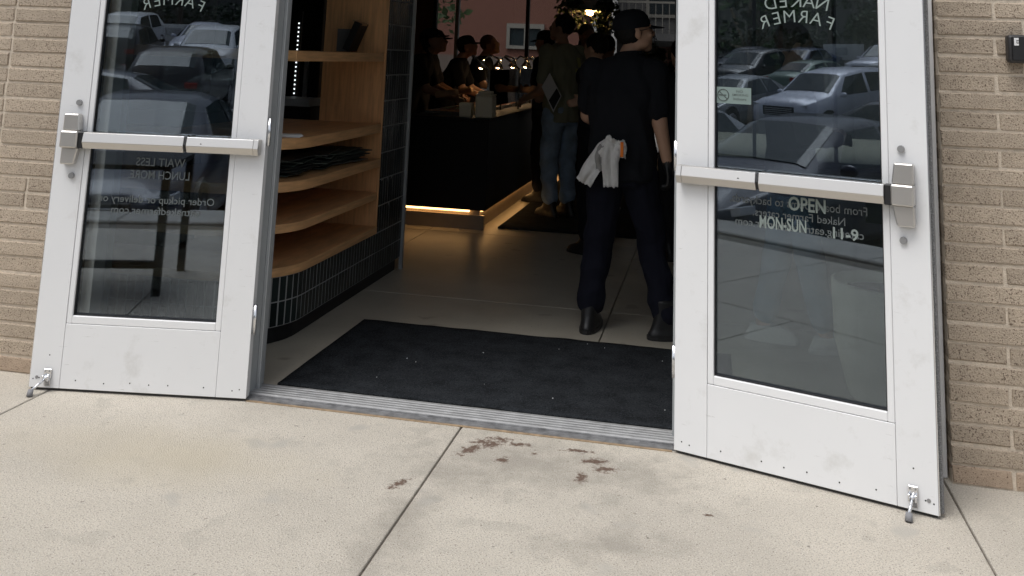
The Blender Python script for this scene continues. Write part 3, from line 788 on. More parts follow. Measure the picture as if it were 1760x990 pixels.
# ================================================================= DOORS
def leafdoor(label, hx, hy, s, ang, right):
    """s=+1: leaf runs to +x from the hinge, -1: to -x; the face seen is at local y=0, the viewer is at -y"""
    t = thing('door', label, 'door', (hx, hy, 0), ang)
    W_, Z0, Z1 = .914, .012, 2.13
    def bx(nm, u0, u1, y0, y1, z0, z1, m=M_DOOR, bev=.0012, p=t, seg=1):
        b = MB(); b.box(s*u0, y0, z0, s*u1, y1, z1, bev, seg); return b.build(nm, m, p)
    bx('hinge_stile', 0, .127, 0, .045, Z0, Z1)
    bx('lock_stile', .787, W_, 0, .045, Z0, Z1)
    bx('bottom_rail', .1282, .7858, .0004, .0446, Z0, .2655); bx('top_rail', .1282, .7858, .0004, .0446, 2.0, Z1)
    bx('core', .1265, .7875, .012, .034, .02, .266, M_BLACK, 0)
    for (u0, u1, z0, z1) in ((.1282, .1515, .267, 1.999), (.7625, .7858, .267, 1.999)): bx('glazing_bead', u0, u1, .0012, .044, z0, z1, M_BEAD, .0025)
    bx('glazing_bead', .1518, .7622, .0012, .044, .267, .298, M_BEAD, .0025); bx('glazing_bead', .1518, .7622, .0012, .044, 1.97, 1.999, M_BEAD, .0025)
    for (u0, u1, z0, z1) in ((.1516, .1555, .2985, 1.9695), (.7585, .7624, .2985, 1.9695), (.1556, .7584, .2985, .303)): bx('gasket', u0, u1, .010, .036, z0, z1, M_BLACK, 0)
    bx('glass_pane', .1520, .7620, .019, .027, .2988, 1.9692, M_GLASS, 0)
    bx('edge_seal', W_+.0005, W_+.004, .004, .012, Z0, Z1, M_CHROME, 0)
    bx('edge_seal', W_+.0005, W_+.013, .022, .040, Z0, Z1, M_SEAL, .003)
    bx('bottom_sweep', .004, W_-.004, .010, .036, .004, .0118, M_BLACK, 0)
    for z0 in (.26, 1.02, 1.85):
        b = MB(); b.cyl((-s*.009, .012, z0), (-s*.009, .012, z0+.115), .0075, n=12); b.box(-s*.008, .006, z0+.002, s*-.0005, .030, z0+.113, 0); b.build('hinge', M_CHROME, t, True)
    for zz in (1.171, .864):
        b = MB(); b.cyl((s*.829, .001, zz), (s*.829, -.011, zz), .0125, .0118, 18); b.build('bolt_cap', M_PIN, t)
    for uu, zz in ((.90, .045), (.875, .050), (.72, .046), (.60, .040), (.49, .047), (.41, .044), (.33, .046), (.18, .046), (.06, .040), (.03, .046), (.84, .14)):
        b = MB(); b.cyl((s*uu, .001, zz), (s*uu, -.0004, zz), .0028, n=8); b.build('screw_hole', M_BLACK, t)
    b = MB(); b.cyl((s*.885, .001, .052), (s*.885, -.0015, .052), .0065, n=12); b.build('plug', M_PIN, t)
    # exit device
    prof = [(-.002, .984), (-.040, .984), (-.056, 1.012), (-.046, 1.048), (-.002, 1.048)]
    def rail(nm, u0, u1, m, grow=0.0, par=t):
        b = MB(); pp = [(y_-(grow if y_ < -.01 else 0), z_+(grow if z_ > 1.02 else -grow)) for y_, z_ in prof]
        b.prism(pp, *sorted((s*u0, s*u1)), 'x', .0015); return b.build(nm, m, par)
    bar = rail('panic_bar', .338, .776, M_STEEL, .0015)
    rail('bar_cover', .038, .326, M_STEEL); rail('bar_gap', .3262, .3378, M_BLACK, -.003)
    rail('end_cap', .016, .0375, M_STEEL, .001)
    b = MB(); b.cyl((s*.262, -.047, 1.022), (s*.262, -.0535, 1.021), .004, n=10); b.build('key_hole', M_BLACK, t)
    bx('bar_block', .7764, .7985, -.046, -.001, .982, 1.05, M_BLACK, .002)
    b = MB()
    b.prism([(s*.800, 1.054), (s*.809, 1.124), (s*.872, 1.124), (s*.872, 1.054)], -.040, -.0005, 'y', .004)
    c1 = b.build('lock_case', M_STEEL, t, False)
    b = MB(); b.prism([(s*.799, .984), (s*.799, 1.0535), (s*.8735, 1.0535), (s*.8735, .984)], -.056, -.0005, 'y', .005); b.build('case_nose', M_STEEL, c1)
    b = MB(); b.prism([(s*.814, .914), (s*.800, .9835), (s*.872, .9835), (s*.872, .914)], -.036, -.0005, 'y', .004); b.build('case_foot', M_STEEL, c1)
    # kick-down holder
    b = MB(); b.box(s*.822, -.009, .052, s*.853, -.0005, .088, .002); b.box(s*.824, -.026, .044, s*.830, -.003, .066, .001); b.box(s*.845, -.026, .044, s*.851, -.003, .066, .001)
    b.box(s*.824, -.006, .022, s*.851, -.0005, .050, .001)
    k = b.build('holder_bracket', M_CHROME, t)
    for du in (.829, .846):
        b = MB(); b.cyl((s*du, -.0085, .080), (s*du, -.0102, .080), .0034, n=10); b.build('screw', M_PIN, k)
    fu, fy_ = (.832, -.072) if right else (.868, -.078)
    b = MB(); b.cyl((s*.8375, -.018, .056), (s*fu, fy_+.004, .020), .0052, n=10); b.ball((s*.8375, -.018, .056), .009); kk = b.build('holder_arm', M_CHROME, t, True)
    b = MB(); b.cyl((s*(fu+.0008), fy_+.009, .026), (s*fu, fy_, .002), .0105, .0125, 16); b.build('rubber_tip', M_RUBBER, kk, True)
    # lettering on the far face of the glass, so it reads backwards from here
    def arch(txt, uc, zc, rad, cap, step):
        for i, ch in enumerate(txt):
            a = (i-(len(txt)-1)/2)*step/rad
            me = text_mesh(ch, cap, M_LETTER, offset=-.006)
            o = obj('letter', me, t, (s*uc-s*rad*math.sin(a)*s, .0182, zc+rad*(math.cos(a)-1)))
            o.scale = (-1, 1, 1); o.rotation_euler[1] = a*-1 if False else -a
    arch('NAKED', .465, 1.664, .45, .050, .047)
    arch('FARMER', .465, 1.606, .31, .048, .047)
    if right:
        L_ = (('From boardrooms to backyards,', .458, .928, .030, .50), ('Naked Farmer caters.', .464, .886, .028, .335), ('catering.eatnakedfarmer.com', .462, .846, .028, .465))
    else:
        L_ = (('WAIT LESS', .455, .915, .034, .215), ('LUNCH MORE.', .458, .862, .034, .268), ('Order pickup or delivery on', .459, .762, .030, .505), ('eatnakedfarmer.com', .459, .716, .030, .385))
    for txt, uc, zc, cap, wd in L_:
        o = obj('lettering', text_mesh(txt, cap, M_LETTERDIM, width=wd, offset=.008), t, (s*uc, .0184, zc)); o.scale = (-1, 1, 1)
    if right:
        for txt, uc, zc, cap, wd in (('OPEN', .497, .921, .047, .134), ('MON-SUN', .408, .846, .043, .172), ('11-9', .632, .840, .038, .088)):
            obj('lettering', text_mesh(txt, cap, M_LETTEROPEN, width=wd, offset=.022), t, (uc, .0178, zc))
        M_STK = mat('mint_sticker', (0.19, 0.25, 0.235), 0.7); M_INK = mat('dark_ink', (0.06, 0.075, 0.07), 0.8)
        st = bx('sticker', .156, .292, .0172, .0185, 1.291, 1.353, M_STK, 0)
        for txt, uc, zc, cap, wd in (('NO', .247, 1.334, .009, .026), ('SMOKING', .249, 1.321, .008, .062), ('Indoors', .248, 1.305, .010, .050)):
            obj('sticker_text', text_mesh(txt, cap, M_INK, width=wd, offset=.01), st, (uc, .0168, zc))
        b = MB(); rr_ = .022; cx, cz = .182, 1.322
        b.tube([Vector((cx+rr_*math.cos(a), .0168, cz+rr_*math.sin(a))) for a in [k_*math.pi/10 for k_ in range(21)]], .0016, 6)
        b.cyl((cx-.016, .0168, cz+.014), (cx+.016, .0168, cz-.014), .0015, n=6); b.box(cx-.018, .0162, cz-.002, cx+.012, .0170, cz+.002); b.build('smoking_symbol', M_INK, st)
        bx('sticker', .700, .760, .0285, .0292, .905, .985, mat('olive_sticker', (0.07, 0.075, 0.035), 0.8), 0)
    return t
leafdoor('white glazed right door held open, NO SMOKING sticker on its glass', XR, 3.9633, 1, -.32975, True)
leafdoor('white glazed left door held open, WAIT LESS lettering on its glass', XL, 3.9633, -1, .158486, False)

# black box on the right wall
t = thing('wall_box', 'small black box with a white label on the right brick wall', 'wall device', (1.135, 3.981, 1.537))
b = MB(); b.box(-.055, -.050, -.052, .055, .0, .052, .012, 3); b.build('case', mat('case_black', (0.03, 0.029, 0.030), 0.5), t, True)
b = MB(); b.box(-.044, -.054, -.043, .046, -.0505, .044, .003); b.build('faceplate', M_BLACK, t)
b = MB(); b.box(-.036, -.0552, .012, -.020, -.0542, .040, .0004); lb_ = b.build('label_plate', M_PAPER, t)
o = obj('label_text', text_mesh('E3', .009, M_BLACK, width=.013, offset=.02), lb_, (-.028, -.0556, .026)); o.rotation_euler[1] = R(90)

# ================================================================= INTERIOR
fl = obj('floor', None); tag(fl, kind='structure')
b = MB(); b.box(-5.2, 4.166, LOT+.008, 4.2, 15.3, -.02); b.build('floor_bed', M_DARK, fl)
fx = [-5.2, -2.28, -.565, 1.9, 4.2]; fy = [4.166, 5.915, 8.02, 10.6, 13.2, 15.28]
for a, c_ in zip(fx, fx[1:]):
    for d, e in zip(fy, fy[1:]):
        b = MB(); b.box(a+.003, d+.003, -.05, c_-.003, e-.003, 0, .002); b.build('floor_panel', M_FLOOR, fl)
b = MB(); b.box(-5.3, 4.25, 3.2, 4.3, 15.4, 3.35); tag(b.build('ceiling', M_CEIL), kind='structure')
b = MB(); b.box(-5.5, 3.60+.7, -.3, -5.205, 15.3, 3.2); tag(b.build('wall_left', M_WOODW), kind='structure')
b = MB(); b.box(4.205, 4.3, -.3, 4.5, 15.3, 3.2); tag(b.build('wall_right', M_WALLD), kind='structure')
b = MB(); b.box(-13, 3.995, 3.601, 9.4, 15.9, 3.9); tag(b.build('roof', M_GREYST), kind='structure')
# back glass wall
bw = thing('window_wall', 'dark framed glass wall at the far end of the room', 'window', (0, 15.0, 0))
for x in (-4.32, -3.955, -2.82, -1.68, -.52, .62, 1.76, 2.9, 4.17):
    b = MB(); b.box(x-.025, -.05, .0, x+.025, .05, 3.2); b.build('mullion', M_BLACK if x != -3.955 else M_FRAME, bw)
b = MB(); b.box(-4.3, -.003, .1, 4.17, .003, 3.195); b.build('glass_pane', M_BACKG, bw)
b = MB(); b.box(-4.3, -.048, .002, 4.17, .048, .099); b.build('sill', M_BLACK, bw)
b = MB(); b.box(-5.2, 14.95, 0, -4.35, 15.2, 3.19); tag(b.build('wall_panel', M_WOODW), kind='structure')

# door mat
def wavy_mat(x0, y0, x1, y1, label, th=.009, wav=.008):
    b = MB(); n, k = 60, 30; g = []
    for i in range(n+1):
        row = []
        for q in range(k+1):
            x = x0+(x1-x0)*i/n; y = y0+(y1-y0)*q/k
            edge = min(min(q, k-q)/3, 1)
            y += (1-edge)*wav*noise.noise(Vector((x*5, q, 2)))
            zz = th+.0015*noise.noise(Vector((x*7, y*7, 0)))+(1-edge)*.005*max(0, noise.noise(Vector((x*6, q*.1, 5))))
            row.append(b.bm.verts.new((x, y, zz)))
        g.append(row)
    for i in range(n):
        for q in range(k): b.bm.faces.new((g[i][q], g[i+1][q], g[i+1][q+1], g[i][q+1]))
    r_ = bmesh.ops.extrude_face_region(b.bm, geom=b.bm.faces[:])
    for v in [v for v in r_['geom'] if isinstance(v, bmesh.types.BMVert)]: v.co.z = .001
    o = b.build('floor_mat', M_CARPET, None, True); tag(o, label, 'mat'); return o
wavy_mat(-1.832, 4.19, .10, 5.27, 'charcoal carpet mat just inside the threshold')
wavy_mat(-1.76, 8.32, -.35, 13.0, 'black mat on the floor along the counter')
for k in range(12):                                                  # lint on the entrance mat
    x, y = rng.uniform(-1.5, -.1), rng.uniform(4.25, 5.2)
    if k == 0: lint = MB()
    a = rng.uniform(0, 3); l_ = rng.uniform(.002, .005)
    lint.box(x, y, .0125, x+l_*math.cos(a)+.002, y+l_*math.sin(a)+.002, .0145)
tag(lint.build('lint', M_PAPER), kind='stuff')

# shelf cabinet with the curved tiled base
cab = thing('shelf_cabinet', 'oak shelf unit with black tiled base curving round by the doorway', 'shelving', (-2.45, 4.92, 0))
def outline(r_, back, far=1.08, n=16, inset=0.0):
    """plan of the front edge, from the far end to the rounded corner and on to the left (local)"""
    pts = [(r_, far)]
    for k in range(n+1):
        a = (math.pi/2)*k/n; pts.append((r_*math.cos(a), -r_*math.sin(a)))
    pts += [(-1.4, -r_)]
    return pts
def slabpoly(r_, far=1.08, back=-.62):
    p = outline(r_, 0, far); return p+[(-1.4, -r_+.45), (back+.55*0-.0, -r_+.45) if False else (-.40, -r_+.45), (-.40, far)]
b = MB(); b.prism(slabpoly(.375, 1.6), 0, .081); b.build('toe_kick', M_DARK, cab)
b = MB(); b.prism(slabpoly(.402, 1.09), .081, .317); b.build('base_core', M_GROUT, cab)
b = MB(); b.box(-.02, 1.0905, .081, .4015, 1.62, 3.19); b.build('column_core', M_GROUT, cab)
for z0, z1, r_ in ((.318, .361, .414), (.523, .566, .405), (.722, .772, .412), (.930, .985, .405)):
    b = MB(); b.prism(slabpoly(r_, 1.078), z0, z1, 'z', .002); b.build('shelf', M_OAK, cab)
b = MB(); b.prism([(.40, 1.078), (.40, .0), (.405, -.30), (-1.0, -.30), (-1.0, .05), (.04, .05), (.04, 1.078)], 1.372, 1.424, 'z', .002); b.build('shelf', M_OAK, cab)
b = MB(); b.box(-.02, 1.079, .3175, .408, 1.0895, 3.18); b.build('end_panel', M_OAKV, cab)
b = MB(); b.box(.398, 1.066, .362, .4115, 1.0785, 3.18, .001); b.build('edge_strip', M_OAKV, cab)
b = MB(); b.box(-.395, .30, .3615, -.375, 1.078, .929); b.build('back_panel', M_OAKV, cab)
b = MB(); b.box(-1.4, .35, .001, -.402, 1.5, 1.05); b.build('inner_carcass', M_DARK, cab)
# tiles
TW = .046
tile_me = {}
def tile_mesh(wd, h):
    k = (round(wd, 4), round(h, 4))
    if k not in tile_me:
        b = MB(); b.box(-wd/2, -.0005, 0, wd/2, .006, h, .0008); tile_me[k] = b.mesh('tile', M_TILE)
    return tile_me[k]
path = [(.402+.0, 1.09-.0)]
arc = .402*math.pi/2
def along(sv):
    if sv < 1.09: return (.402, 1.09-sv, math.pi/2)
    q = sv-1.09
    if q < arc: a = q/.402; return (.402*math.cos(a), -.402*math.sin(a), math.pi/2-a)
    return (-(q-arc), -.402, 0.0)
n_ = 0; sv = TW/2
while sv < 1.09+arc+.55:
    x, y, rz = along(sv)
    for z0, h in ((.084, .1105), (.2005, .1125)):
        o = obj('tile', tile_mesh(TW-.009, h), cab, (x+.001*math.sin(rz), y-.001*math.cos(rz), z0), rz)
        o.rotation_euler = (R(rng.uniform(-.6, .6)), R(rng.uniform(-.3, .3)), rz+R(rng.uniform(-1, 1)))
    sv += TW
for i in range(11):
    for k in range(11):
        y = 1.092+.024+i*.0475; z0 = (.083 if k == 0 else .318+(k-1)*.162); h = (.111 if k == 0 else .155)
        o = obj('tile', tile_mesh(.040, h), cab, (.4025, y, z0)); o.rotation_euler = (R(rng.uniform(-.6, .6)), 0, math.pi/2+R(rng.uniform(-1, 1)))
        if k == 0:
            o = obj('tile', tile_mesh(.040, .111), cab, (.4025, y, .199), math.pi/2)
b = MB()
for i in range(11):
    for k in range(11, 18): b.box(.4016, 1.092+.002+i*.0475, .318+(k-1)*.162, .4116, 1.092+.0455+i*.0475, .318+(k-1)*.162+.158, .0015)
tag(b.build('upper_tile', M_TILE, cab), kind='stuff')
b = MB(); b.box(.395, 1.622, .0, .418, 1.645, 3.19); b.build('corner_trim', M_FRAME, cab)
# things on the shelves
def thing_mesh(b, nm, m, label, cat, group=None, smooth=False):
    o = b.build(nm, m, None, smooth); tag(o, label, cat, group); return o
b = MB(); b.box(-.045, -.075, 0, .0, .075, .19, .003); b.xf(Matrix.Translation((-2.235, 5.90, 1.427)) @ Matrix.Rotation(R(22), 4, 'Y'))
o = thing_mesh(b, 'tablet_stand', M_DARK, 'dark slab leaning upright on the top shelf', 'tablet')
b = MB(); b.box(-.05, -.04, 0, .02, .05, .012); b.xf(Matrix.Translation((-2.185, 5.90, 1.60)) @ Matrix.Rotation(R(22), 4, 'Y')); b.build('top_edge', M_KRAFT, o)
b = MB(); b.box(-2.36, 5.94, 1.426, -2.27, 5.952, 1.57); thing_mesh(b, 'notice_card', M_GREYST, 'grey card standing behind the dark slab on the top shelf', 'card')
for k in range(3):
    b = MB(); b.box(-.07, -.05, 0, .07, .05, .003); b.xf(Matrix.Translation((-2.14, 4.80, .9865+k*.0038)) @ Matrix.Rotation(R(12+9*k), 4, 'Z'))
    thing_mesh(b, 'leaflet', M_PAPER, 'white leaflet, %s of the small pile on the second shelf' % ('lowest', 'middle', 'topmost')[k], 'leaflet', 'leaflets on the second shelf')
M_BAG = [mat('bag_black', (0.018, 0.022, 0.020), 0.6), mat('bag_green', (0.04, 0.055, 0.045), 0.6), mat('bag_grey', (0.09, 0.09, 0.075), 0.6)]
for k in range(22):
    b = MB(); lx = rng.uniform(.10, .16); ly = rng.uniform(.14, .24)
    n = 8; g = []
    for i in range(n+1):
        g.append([b.bm.verts.new((-lx+2*lx*i/n, -ly+2*ly*q/n, .006*noise.noise(Vector((i*.6, q*.6, k*3.1))))) for q in range(n+1)])
    for i in range(n):
        for q in range(n): b.bm.faces.new((g[i][q], g[i+1][q], g[i+1][q+1], g[i][q+1]))
    r_ = bmesh.ops.extrude_face_region(b.bm, geom=b.bm.faces[:])
    for v in [v for v in r_['geom'] if isinstance(v, bmesh.types.BMVert)]: v.co.z += .006
    col_ = k//8
    b.xf(Matrix.Translation((-2.24+rng.uniform(-.04, .03), 5.02+col_*.33+rng.uniform(-.05, .05), .782+(k % 8)*.0115)) @ Matrix.Rotation(R(rng.uniform(-14, 14)), 4, 'Z'))
    thing_mesh(b, 'folded_bag', M_BAG[rng.choice((0, 0, 1, 1, 2))], 'dark folded bag, %s layer of the %s pile on the third shelf' % (('lowest', 'second', 'third', 'fourth', 'fifth', 'sixth', 'seventh', 'topmost')[k % 8], ('near', 'middle', 'far')[col_]), 'bag', 'dark bags heaped on the third shelf')
# back-of-house behind the shelves
t = thing('led_strip', 'row of small white light dots in the dark behind the shelves', 'light strip', (-2.92, 6.6, 1.2))
b = MB(); b.box(-.02, 0, -.16, .02, .02, .50); b.build('strip_body', M_DARK, t)
for k in range(19):
    b = MB(); b.box(-.0045, -.004, -.15+k*.031, .0045, -.0005, -.15+k*.031+.010); b.build('light_dot', M_LEDW, t)
t = thing('drinks_fridge', 'black fridge cabinet standing behind the shelf unit', 'fridge', (-3.4, 7.3, 0))
b = MB(); b.box(-.45, -.2, 0, .45, .35, 2.1, .01); b.build('body', M_DARK, t)
b = MB(); b.box(-.40, -.212, .15, .40, -.203, 2.0); b.build('front_door', M_DARK, t)
b = MB(); b.box(.34, -.235, .9, .37, -.213, 1.4); b.build('handle', M_FRAME, t)
b = MB(); b.box(-3.0, 6.2, 0, -2.62, 6.75, 1.05, .005); t = thing_mesh(b, 'work_table', M_DARK, 'dark low work table behind the shelf unit', 'table')
b = MB(); b.box(-2.98, 6.22, 1.052, -2.64, 6.5, 1.10); b.build('steel_top', M_FRAME, t)

# counter
ct = thing('serving_counter', 'long black serving counter with warm light under its edge', 'counter', (-2.2, 8.17, 0))
b = MB(); b.box(-.36, .0, .155, .36, 5.2, .885, .004); b.build('body', M_DARK, ct)
b = MB(); b.box(-.365, -.005, .886, .365, 5.2, .905, .003); b.build('top', M_DARK, ct)
b = MB(); b.box(-.34, .05, .0, .30, 5.1, .1545); b.build('base', M_BASE, ct)
b = MB(); b.box(-.34, .012, .0, .345, .0495, .115); b.build('front_kick', M_BASE, ct)
b = MB(); b.box(-.355, .006, .139, .22, .034, .1535); b.build('light_strip', M_LED, ct)
b = MB(); b.box(.305, .06, .142, .325, 5.1, .1535); b.build('light_strip', M_LED, ct)
b = MB(); b.lathe([(0, 0), (.064, 0), (.070, .006), (.074, .09), (.078, .093), (.078, .112), (.070, .120), (0, .122)], n=4, c=(0, 0, 0)); b.xf(Matrix.Translation((-2.07, 8.30, .906)) @ Matrix.Rotation(R(45), 4, 'Z'))
thing_mesh(b, 'food_tub', M_CREAM, 'short cream tub on the near end of the counter', 'tub')
b = MB(); b.box(-.077, -.077, 0, .077, .077, .185, .012, 2); b.box(-.080, -.080, .186, .080, .080, .20, .008, 2); b.box(-.058, -.06, .201, .058, .06, .225, .01, 2); b.xf(Matrix.Translation((-1.905, 8.31, .906)))
thing_mesh(b, 'food_tub', M_CREAM, 'tall cream tub on the near end of the counter', 'tub')
M_FOOD = [mat('food_'+n, c_, 0.7, var=0.4, vscale=60, bump=0.8, bscale=70) for n, c_ in (('orange', (0.40, 0.15, 0.05)), ('green', (0.12, 0.20, 0.06)), ('tan', (0.40, 0.28, 0.14)), ('red', (0.30, 0.06, 0.04)))]
for k in range(9):
    t = thing('food_pan', 'steel pan of food, %s in the counter line from the tubs' % ('first', 'second', 'third', 'fourth', 'fifth', 'sixth', 'seventh', 'eighth', 'ninth')[k], 'pan', (-2.28, 8.62+k*.48, .906), 0, 'food pans along the counter')
    b = MB(); b.box(-.2, -.2, 0, .2, -.185, .03); b.box(-.2, .185, 0, .2, .2, .03); b.box(-.2, -.184, 0, -.185, .184, .03); b.box(.185, -.184, 0, .2, .184, .03); b.build('rim', M_CHROME, t)
    b = MB(); n = 8; g = [[b.bm.verts.new((-.184+.368*i/n, -.184+.368*q/n, .015+.02*noise.noise(Vector((i*.9, q*.9, k*2.0))))) for q in range(n+1)] for i in range(n+1)]
    for i in range(n):
        for q in range(n): b.bm.faces.new((g[i][q], g[i+1][q], g[i+1][q+1], g[i][q+1]))
    b.build('food', M_FOOD[k % 4], t)
    if k % 2 == 0:
        b = MB(); x0, y0 = -2.30, 8.55+k*.48
        b.cyl((x0, y0, .945), (x0+.20, y0-.12, 1.01), .006, n=6); b.cyl((x0, y0+.03, .945), (x0+.20, y0-.11, 1.012), .006, n=6); b.ball((x0+.2, y0-.115, 1.011), .010)
        thing_mesh(b, 'tongs', M_CHROME, 'steel tongs across the %s food pan counted from the tubs' % ('first', 'third', 'fifth', 'seventh', 'ninth')[k//2], 'tongs', 'tongs on the food pans')
sg = thing('sneeze_guard', 'glass guard on thin posts along the customer side of the counter', 'glass guard', (-1.93, 8.4, .906))
for y in (.10, 1.5, 2.9, 4.3):
    b = MB(); b.cyl((0, y, 0), (0, y, .40), .012, n=10); b.cyl((0, y, .40), (-.16, y, .52), .012, n=10); b.build('post', M_CHROME, sg, True)
b = MB(); b.box(-.003, .05, .08, .003, 4.5, .40); b.build('front_glass', M_CLEAR, sg)
for k, (x, y, z_) in enumerate(((-2.40, 8.86, 1.045), (-2.42, 9.55, 1.045))):
    b = MB(); b.box(-.10, -.065, 0, .10, .065, .05, .012, 2); b.xf(Matrix.Translation((x, y, z_)) @ Matrix.Rotation(R(-12), 4, 'Y'))
    o = thing_mesh(b, 'paper_bowl', M_KRAFT, ('kraft paper box held out by the nearest server', 'kraft paper box over the pans of the second server')[k], 'food box')
    b = MB(); b.box(-.085, -.055, .0505, .085, .055, .056); b.xf(Matrix.Translation((x, y, z_)) @ Matrix.Rotation(R(-12), 4, 'Y')); b.build('filling', M_FOOD[2], o)
for k, y in enumerate((9.6, 10.4, 11.2, 12.0)):
    t = thing('heat_lamp', 'chrome gooseneck lamp over the food line, %s from the doorway' % ('nearest', 'second', 'third', 'farthest')[k], 'lamp', (-2.05, y, .906), 0, 'gooseneck lamps over the food line')
    b = MB(); b.tube([(0, 0, 0), (0, 0, .40), (-.04, 0, .50), (-.13, 0, .53), (-.2, 0, .47)], .009, 8); b.build('stem', M_CHROME, t, True)
    b = MB(); b.lathe([(.02, .08), (.06, .0), (.058, .0), (.018, .078)], n=16); b.xf(Matrix.Translation((-.215, 0, .40)) @ Matrix.Rotation(R(12), 4, 'Y')); b.build('shade', M_CHROME, t, True)
    b = MB(); b.ball((-.213, 0, .415), .026); b.build('bulb', M_HEAT, t, True)
# pendant lamp in the hanging plants
t = thing('pendant_lamp', 'warm glowing pendant lamp among hanging leaves', 'lamp', (-1.42, 11.6, 1.98))
b = MB(); b.lathe([(.0, .20), (.05, .19), (.16, .10), (.20, .02), (.195, .02), (.15, .09), (0, .17)], n=24); b.build('shade', M_FRAME, t, True)
b = MB(); b.ball((0, 0, .05), .085); b.build('bulb', M_BULB, t, True)
b = MB(); b.cyl((0, 0, .2), (0, 0, 1.22), .006, n=6); b.build('cord', M_BLACK, t)
def leaf_cloud(b, c, rad, n, ls, r_, hang=0.0):
    for k in range(n):
        d = Vector((r_.gauss(0, 1), r_.gauss(0, 1), r_.gauss(0, 1))).normalized()*r_.uniform(.35, 1)**.6
        p = Vector(c)+Vector((d.x*rad[0], d.y*rad[1], d.z*rad[2]))
        a = Vector((r_.gauss(0, 1), r_.gauss(0, 1), r_.gauss(0, .7)-hang)).normalized(); s_ = a.cross(Vector((r_.gauss(0, 1), r_.gauss(0, 1), r_.gauss(0, 1)))).normalized()
        l = ls*r_.uniform(.6, 1.3)
        b.quad(p, p+a*l*.5+s_*l*.28, p+a*l, p+a*l*.5-s_*l*.28)
rp = random.Random(3)
for k, (x, y, z_, rr_, lab) in enumerate(((-1.62, 11.5, 2.02, .20, 'hanging plant left of the glowing pendant lamp'), (-1.22, 11.5, 1.98, .19, 'hanging plant right of the glowing pendant lamp'))):
    t = thing('hanging_plant', lab, 'plant', (x, y, z_))
    b = MB(); leaf_cloud(b, (0, 0, 0), (rr_, rr_, .28), 420, .07, rp, .6); b.build('foliage', M_LEAF, t)
    b = MB(); b.lathe([(0, 0), (.07, 0), (.10, .12), (.09, .12), (.06, .02), (0, .02)], n=16); b.build('pot', M_BLACK, t)
    b = MB(); b.cyl((0, 0, .12), (0, 0, 1.18), .004, n=6); b.build('cord', M_BLACK, t)
def palm(x, y, h, n, label):
    t = thing('palm_plant', label, 'plant', (x, y, 0))
    b = MB(); b.lathe([(0, 0), (.16, 0), (.21, .40), (.19, .40), (.17, .34), (0, .34)], n=20); b.build('pot', M_FRAME, t, True)
    b = MB(); r_ = random.Random(int(abs(x)*100))
    for k in range(n):
        a = r_.uniform(0, 6.28); o_ = Vector((math.cos(a), math.sin(a), 0)); ln = r_.uniform(.35, .6); zt = h*r_.uniform(.75, 1.0)
        pts = [Vector((0, 0, .34))+o_*.03, Vector((0, 0, .34+(zt-.34)*.6))+o_*ln*.25, Vector((0, 0, zt))+o_*ln*.7, Vector((0, 0, zt-.12))+o_*ln]
        b.tube(pts, .005, 5)
        sd_ = Vector((-o_.y, o_.x, 0))
        for i in range(14):
            q = i/13; p = pts[1].lerp(pts[2], q*2) if q < .5 else pts[2].lerp(pts[3], q*2-1)
            for sg_ in (-1, 1):
                l = .20*(1-abs(q-.5))
                b.quad(p, p+sd_*sg_*l*.5+o_*l*.3+Vector((0, 0, .01)), p+sd_*sg_*l+o_*l*.5-Vector((0, 0, .07)), p+sd_*sg_*l*.5+o_*l*.2-Vector((0, 0, .02)))
    b.build('fronds', M_LEAFD, t)
palm(-.45, 11.2, 1.75, 26, 'potted palm by the far windows right of the worker')
t = thing('planter', 'tall beige round planter just inside the right sidelight', 'planter', (.80, 4.82, 0))
b = MB(); b.lathe([(0, 0), (.17, 0), (.20, .03), (.255, .25), (.265, .50), (.245, .505), (.235, .45), (.0, .44)], n=40); b.build('pot', M_PLANTER, t, True)
b = MB(); b.lathe([(.0, .445), (.236, .452), (.0, .47)], n=24); b.build('soil', M_SOIL, t)

# ================================================================= BEYOND THE BACK WINDOWS
b = MB(); b.box(-20, 15.95, LOT+.01, 14, 22, -.02, .03); tag(b.build('rear_pavement', M_KERB), kind='structure')
def building(label, x0, y0, x1, y1, h, m, wins, base=None):
    t = thing('building', label, 'building', ((x0+x1)/2, y0, LOT))
    cx = (x0+x1)/2
    b = MB(); b.box(x0-cx, 0, 0, x1-cx, y1-y0, h); b.build('wall', m, t)
    b = MB(); b.box(x0-cx-.15, -.15, h+.003, x1-cx+.15, y1-y0+.1, h+.25); b.build('roof', M_GREYST, t)
    if base:
        b = MB(); b.box(x0-cx-.03, -.04, .01, x1-cx+.03, -.003, base); b.build('plinth', M_BROWNST, t)
    for (wx0, wz0, wx1, wz1, fm) in wins:
        b = MB(); f_ = .09
        for (a, c_, d, e) in ((wx0, wz0, wx1, wz0+f_), (wx0, wz1-f_*1.4, wx1, wz1), (wx0, wz0+f_, wx0+f_, wz1-f_*1.4), (wx1-f_, wz0+f_, wx1, wz1-f_*1.4), ((wx0+wx1)/2-.03, wz0+f_, (wx0+wx1)/2+.03, wz1-f_*1.4)):
            b.box(a-cx, -.07, c_-LOT, d-cx, -.002, e-LOT)
        wf = b.build('window', fm, t)
        b = MB(); b.box(wx0+f_-cx, -.03, wz0+f_-LOT, wx1-f_-cx, -.005, wz1-f_*1.4-LOT); b.build('pane', M_WINDOW, wf)
    return t
bs = building('salmon stuccoed building with white window seen through the far windows', -11.5, 26.0, -3.35, 34, 9, M_SALMON,
         [(-5.45, 1.62, -4.42, 2.30, M_WTRIM), (-8.6, 1.7, -7.6, 2.5, M_WTRIM), (-5.45, 4.3, -4.42, 5.6, M_WTRIM), (-8.6, 4.3, -7.6, 5.6, M_WTRIM)], 1.95)
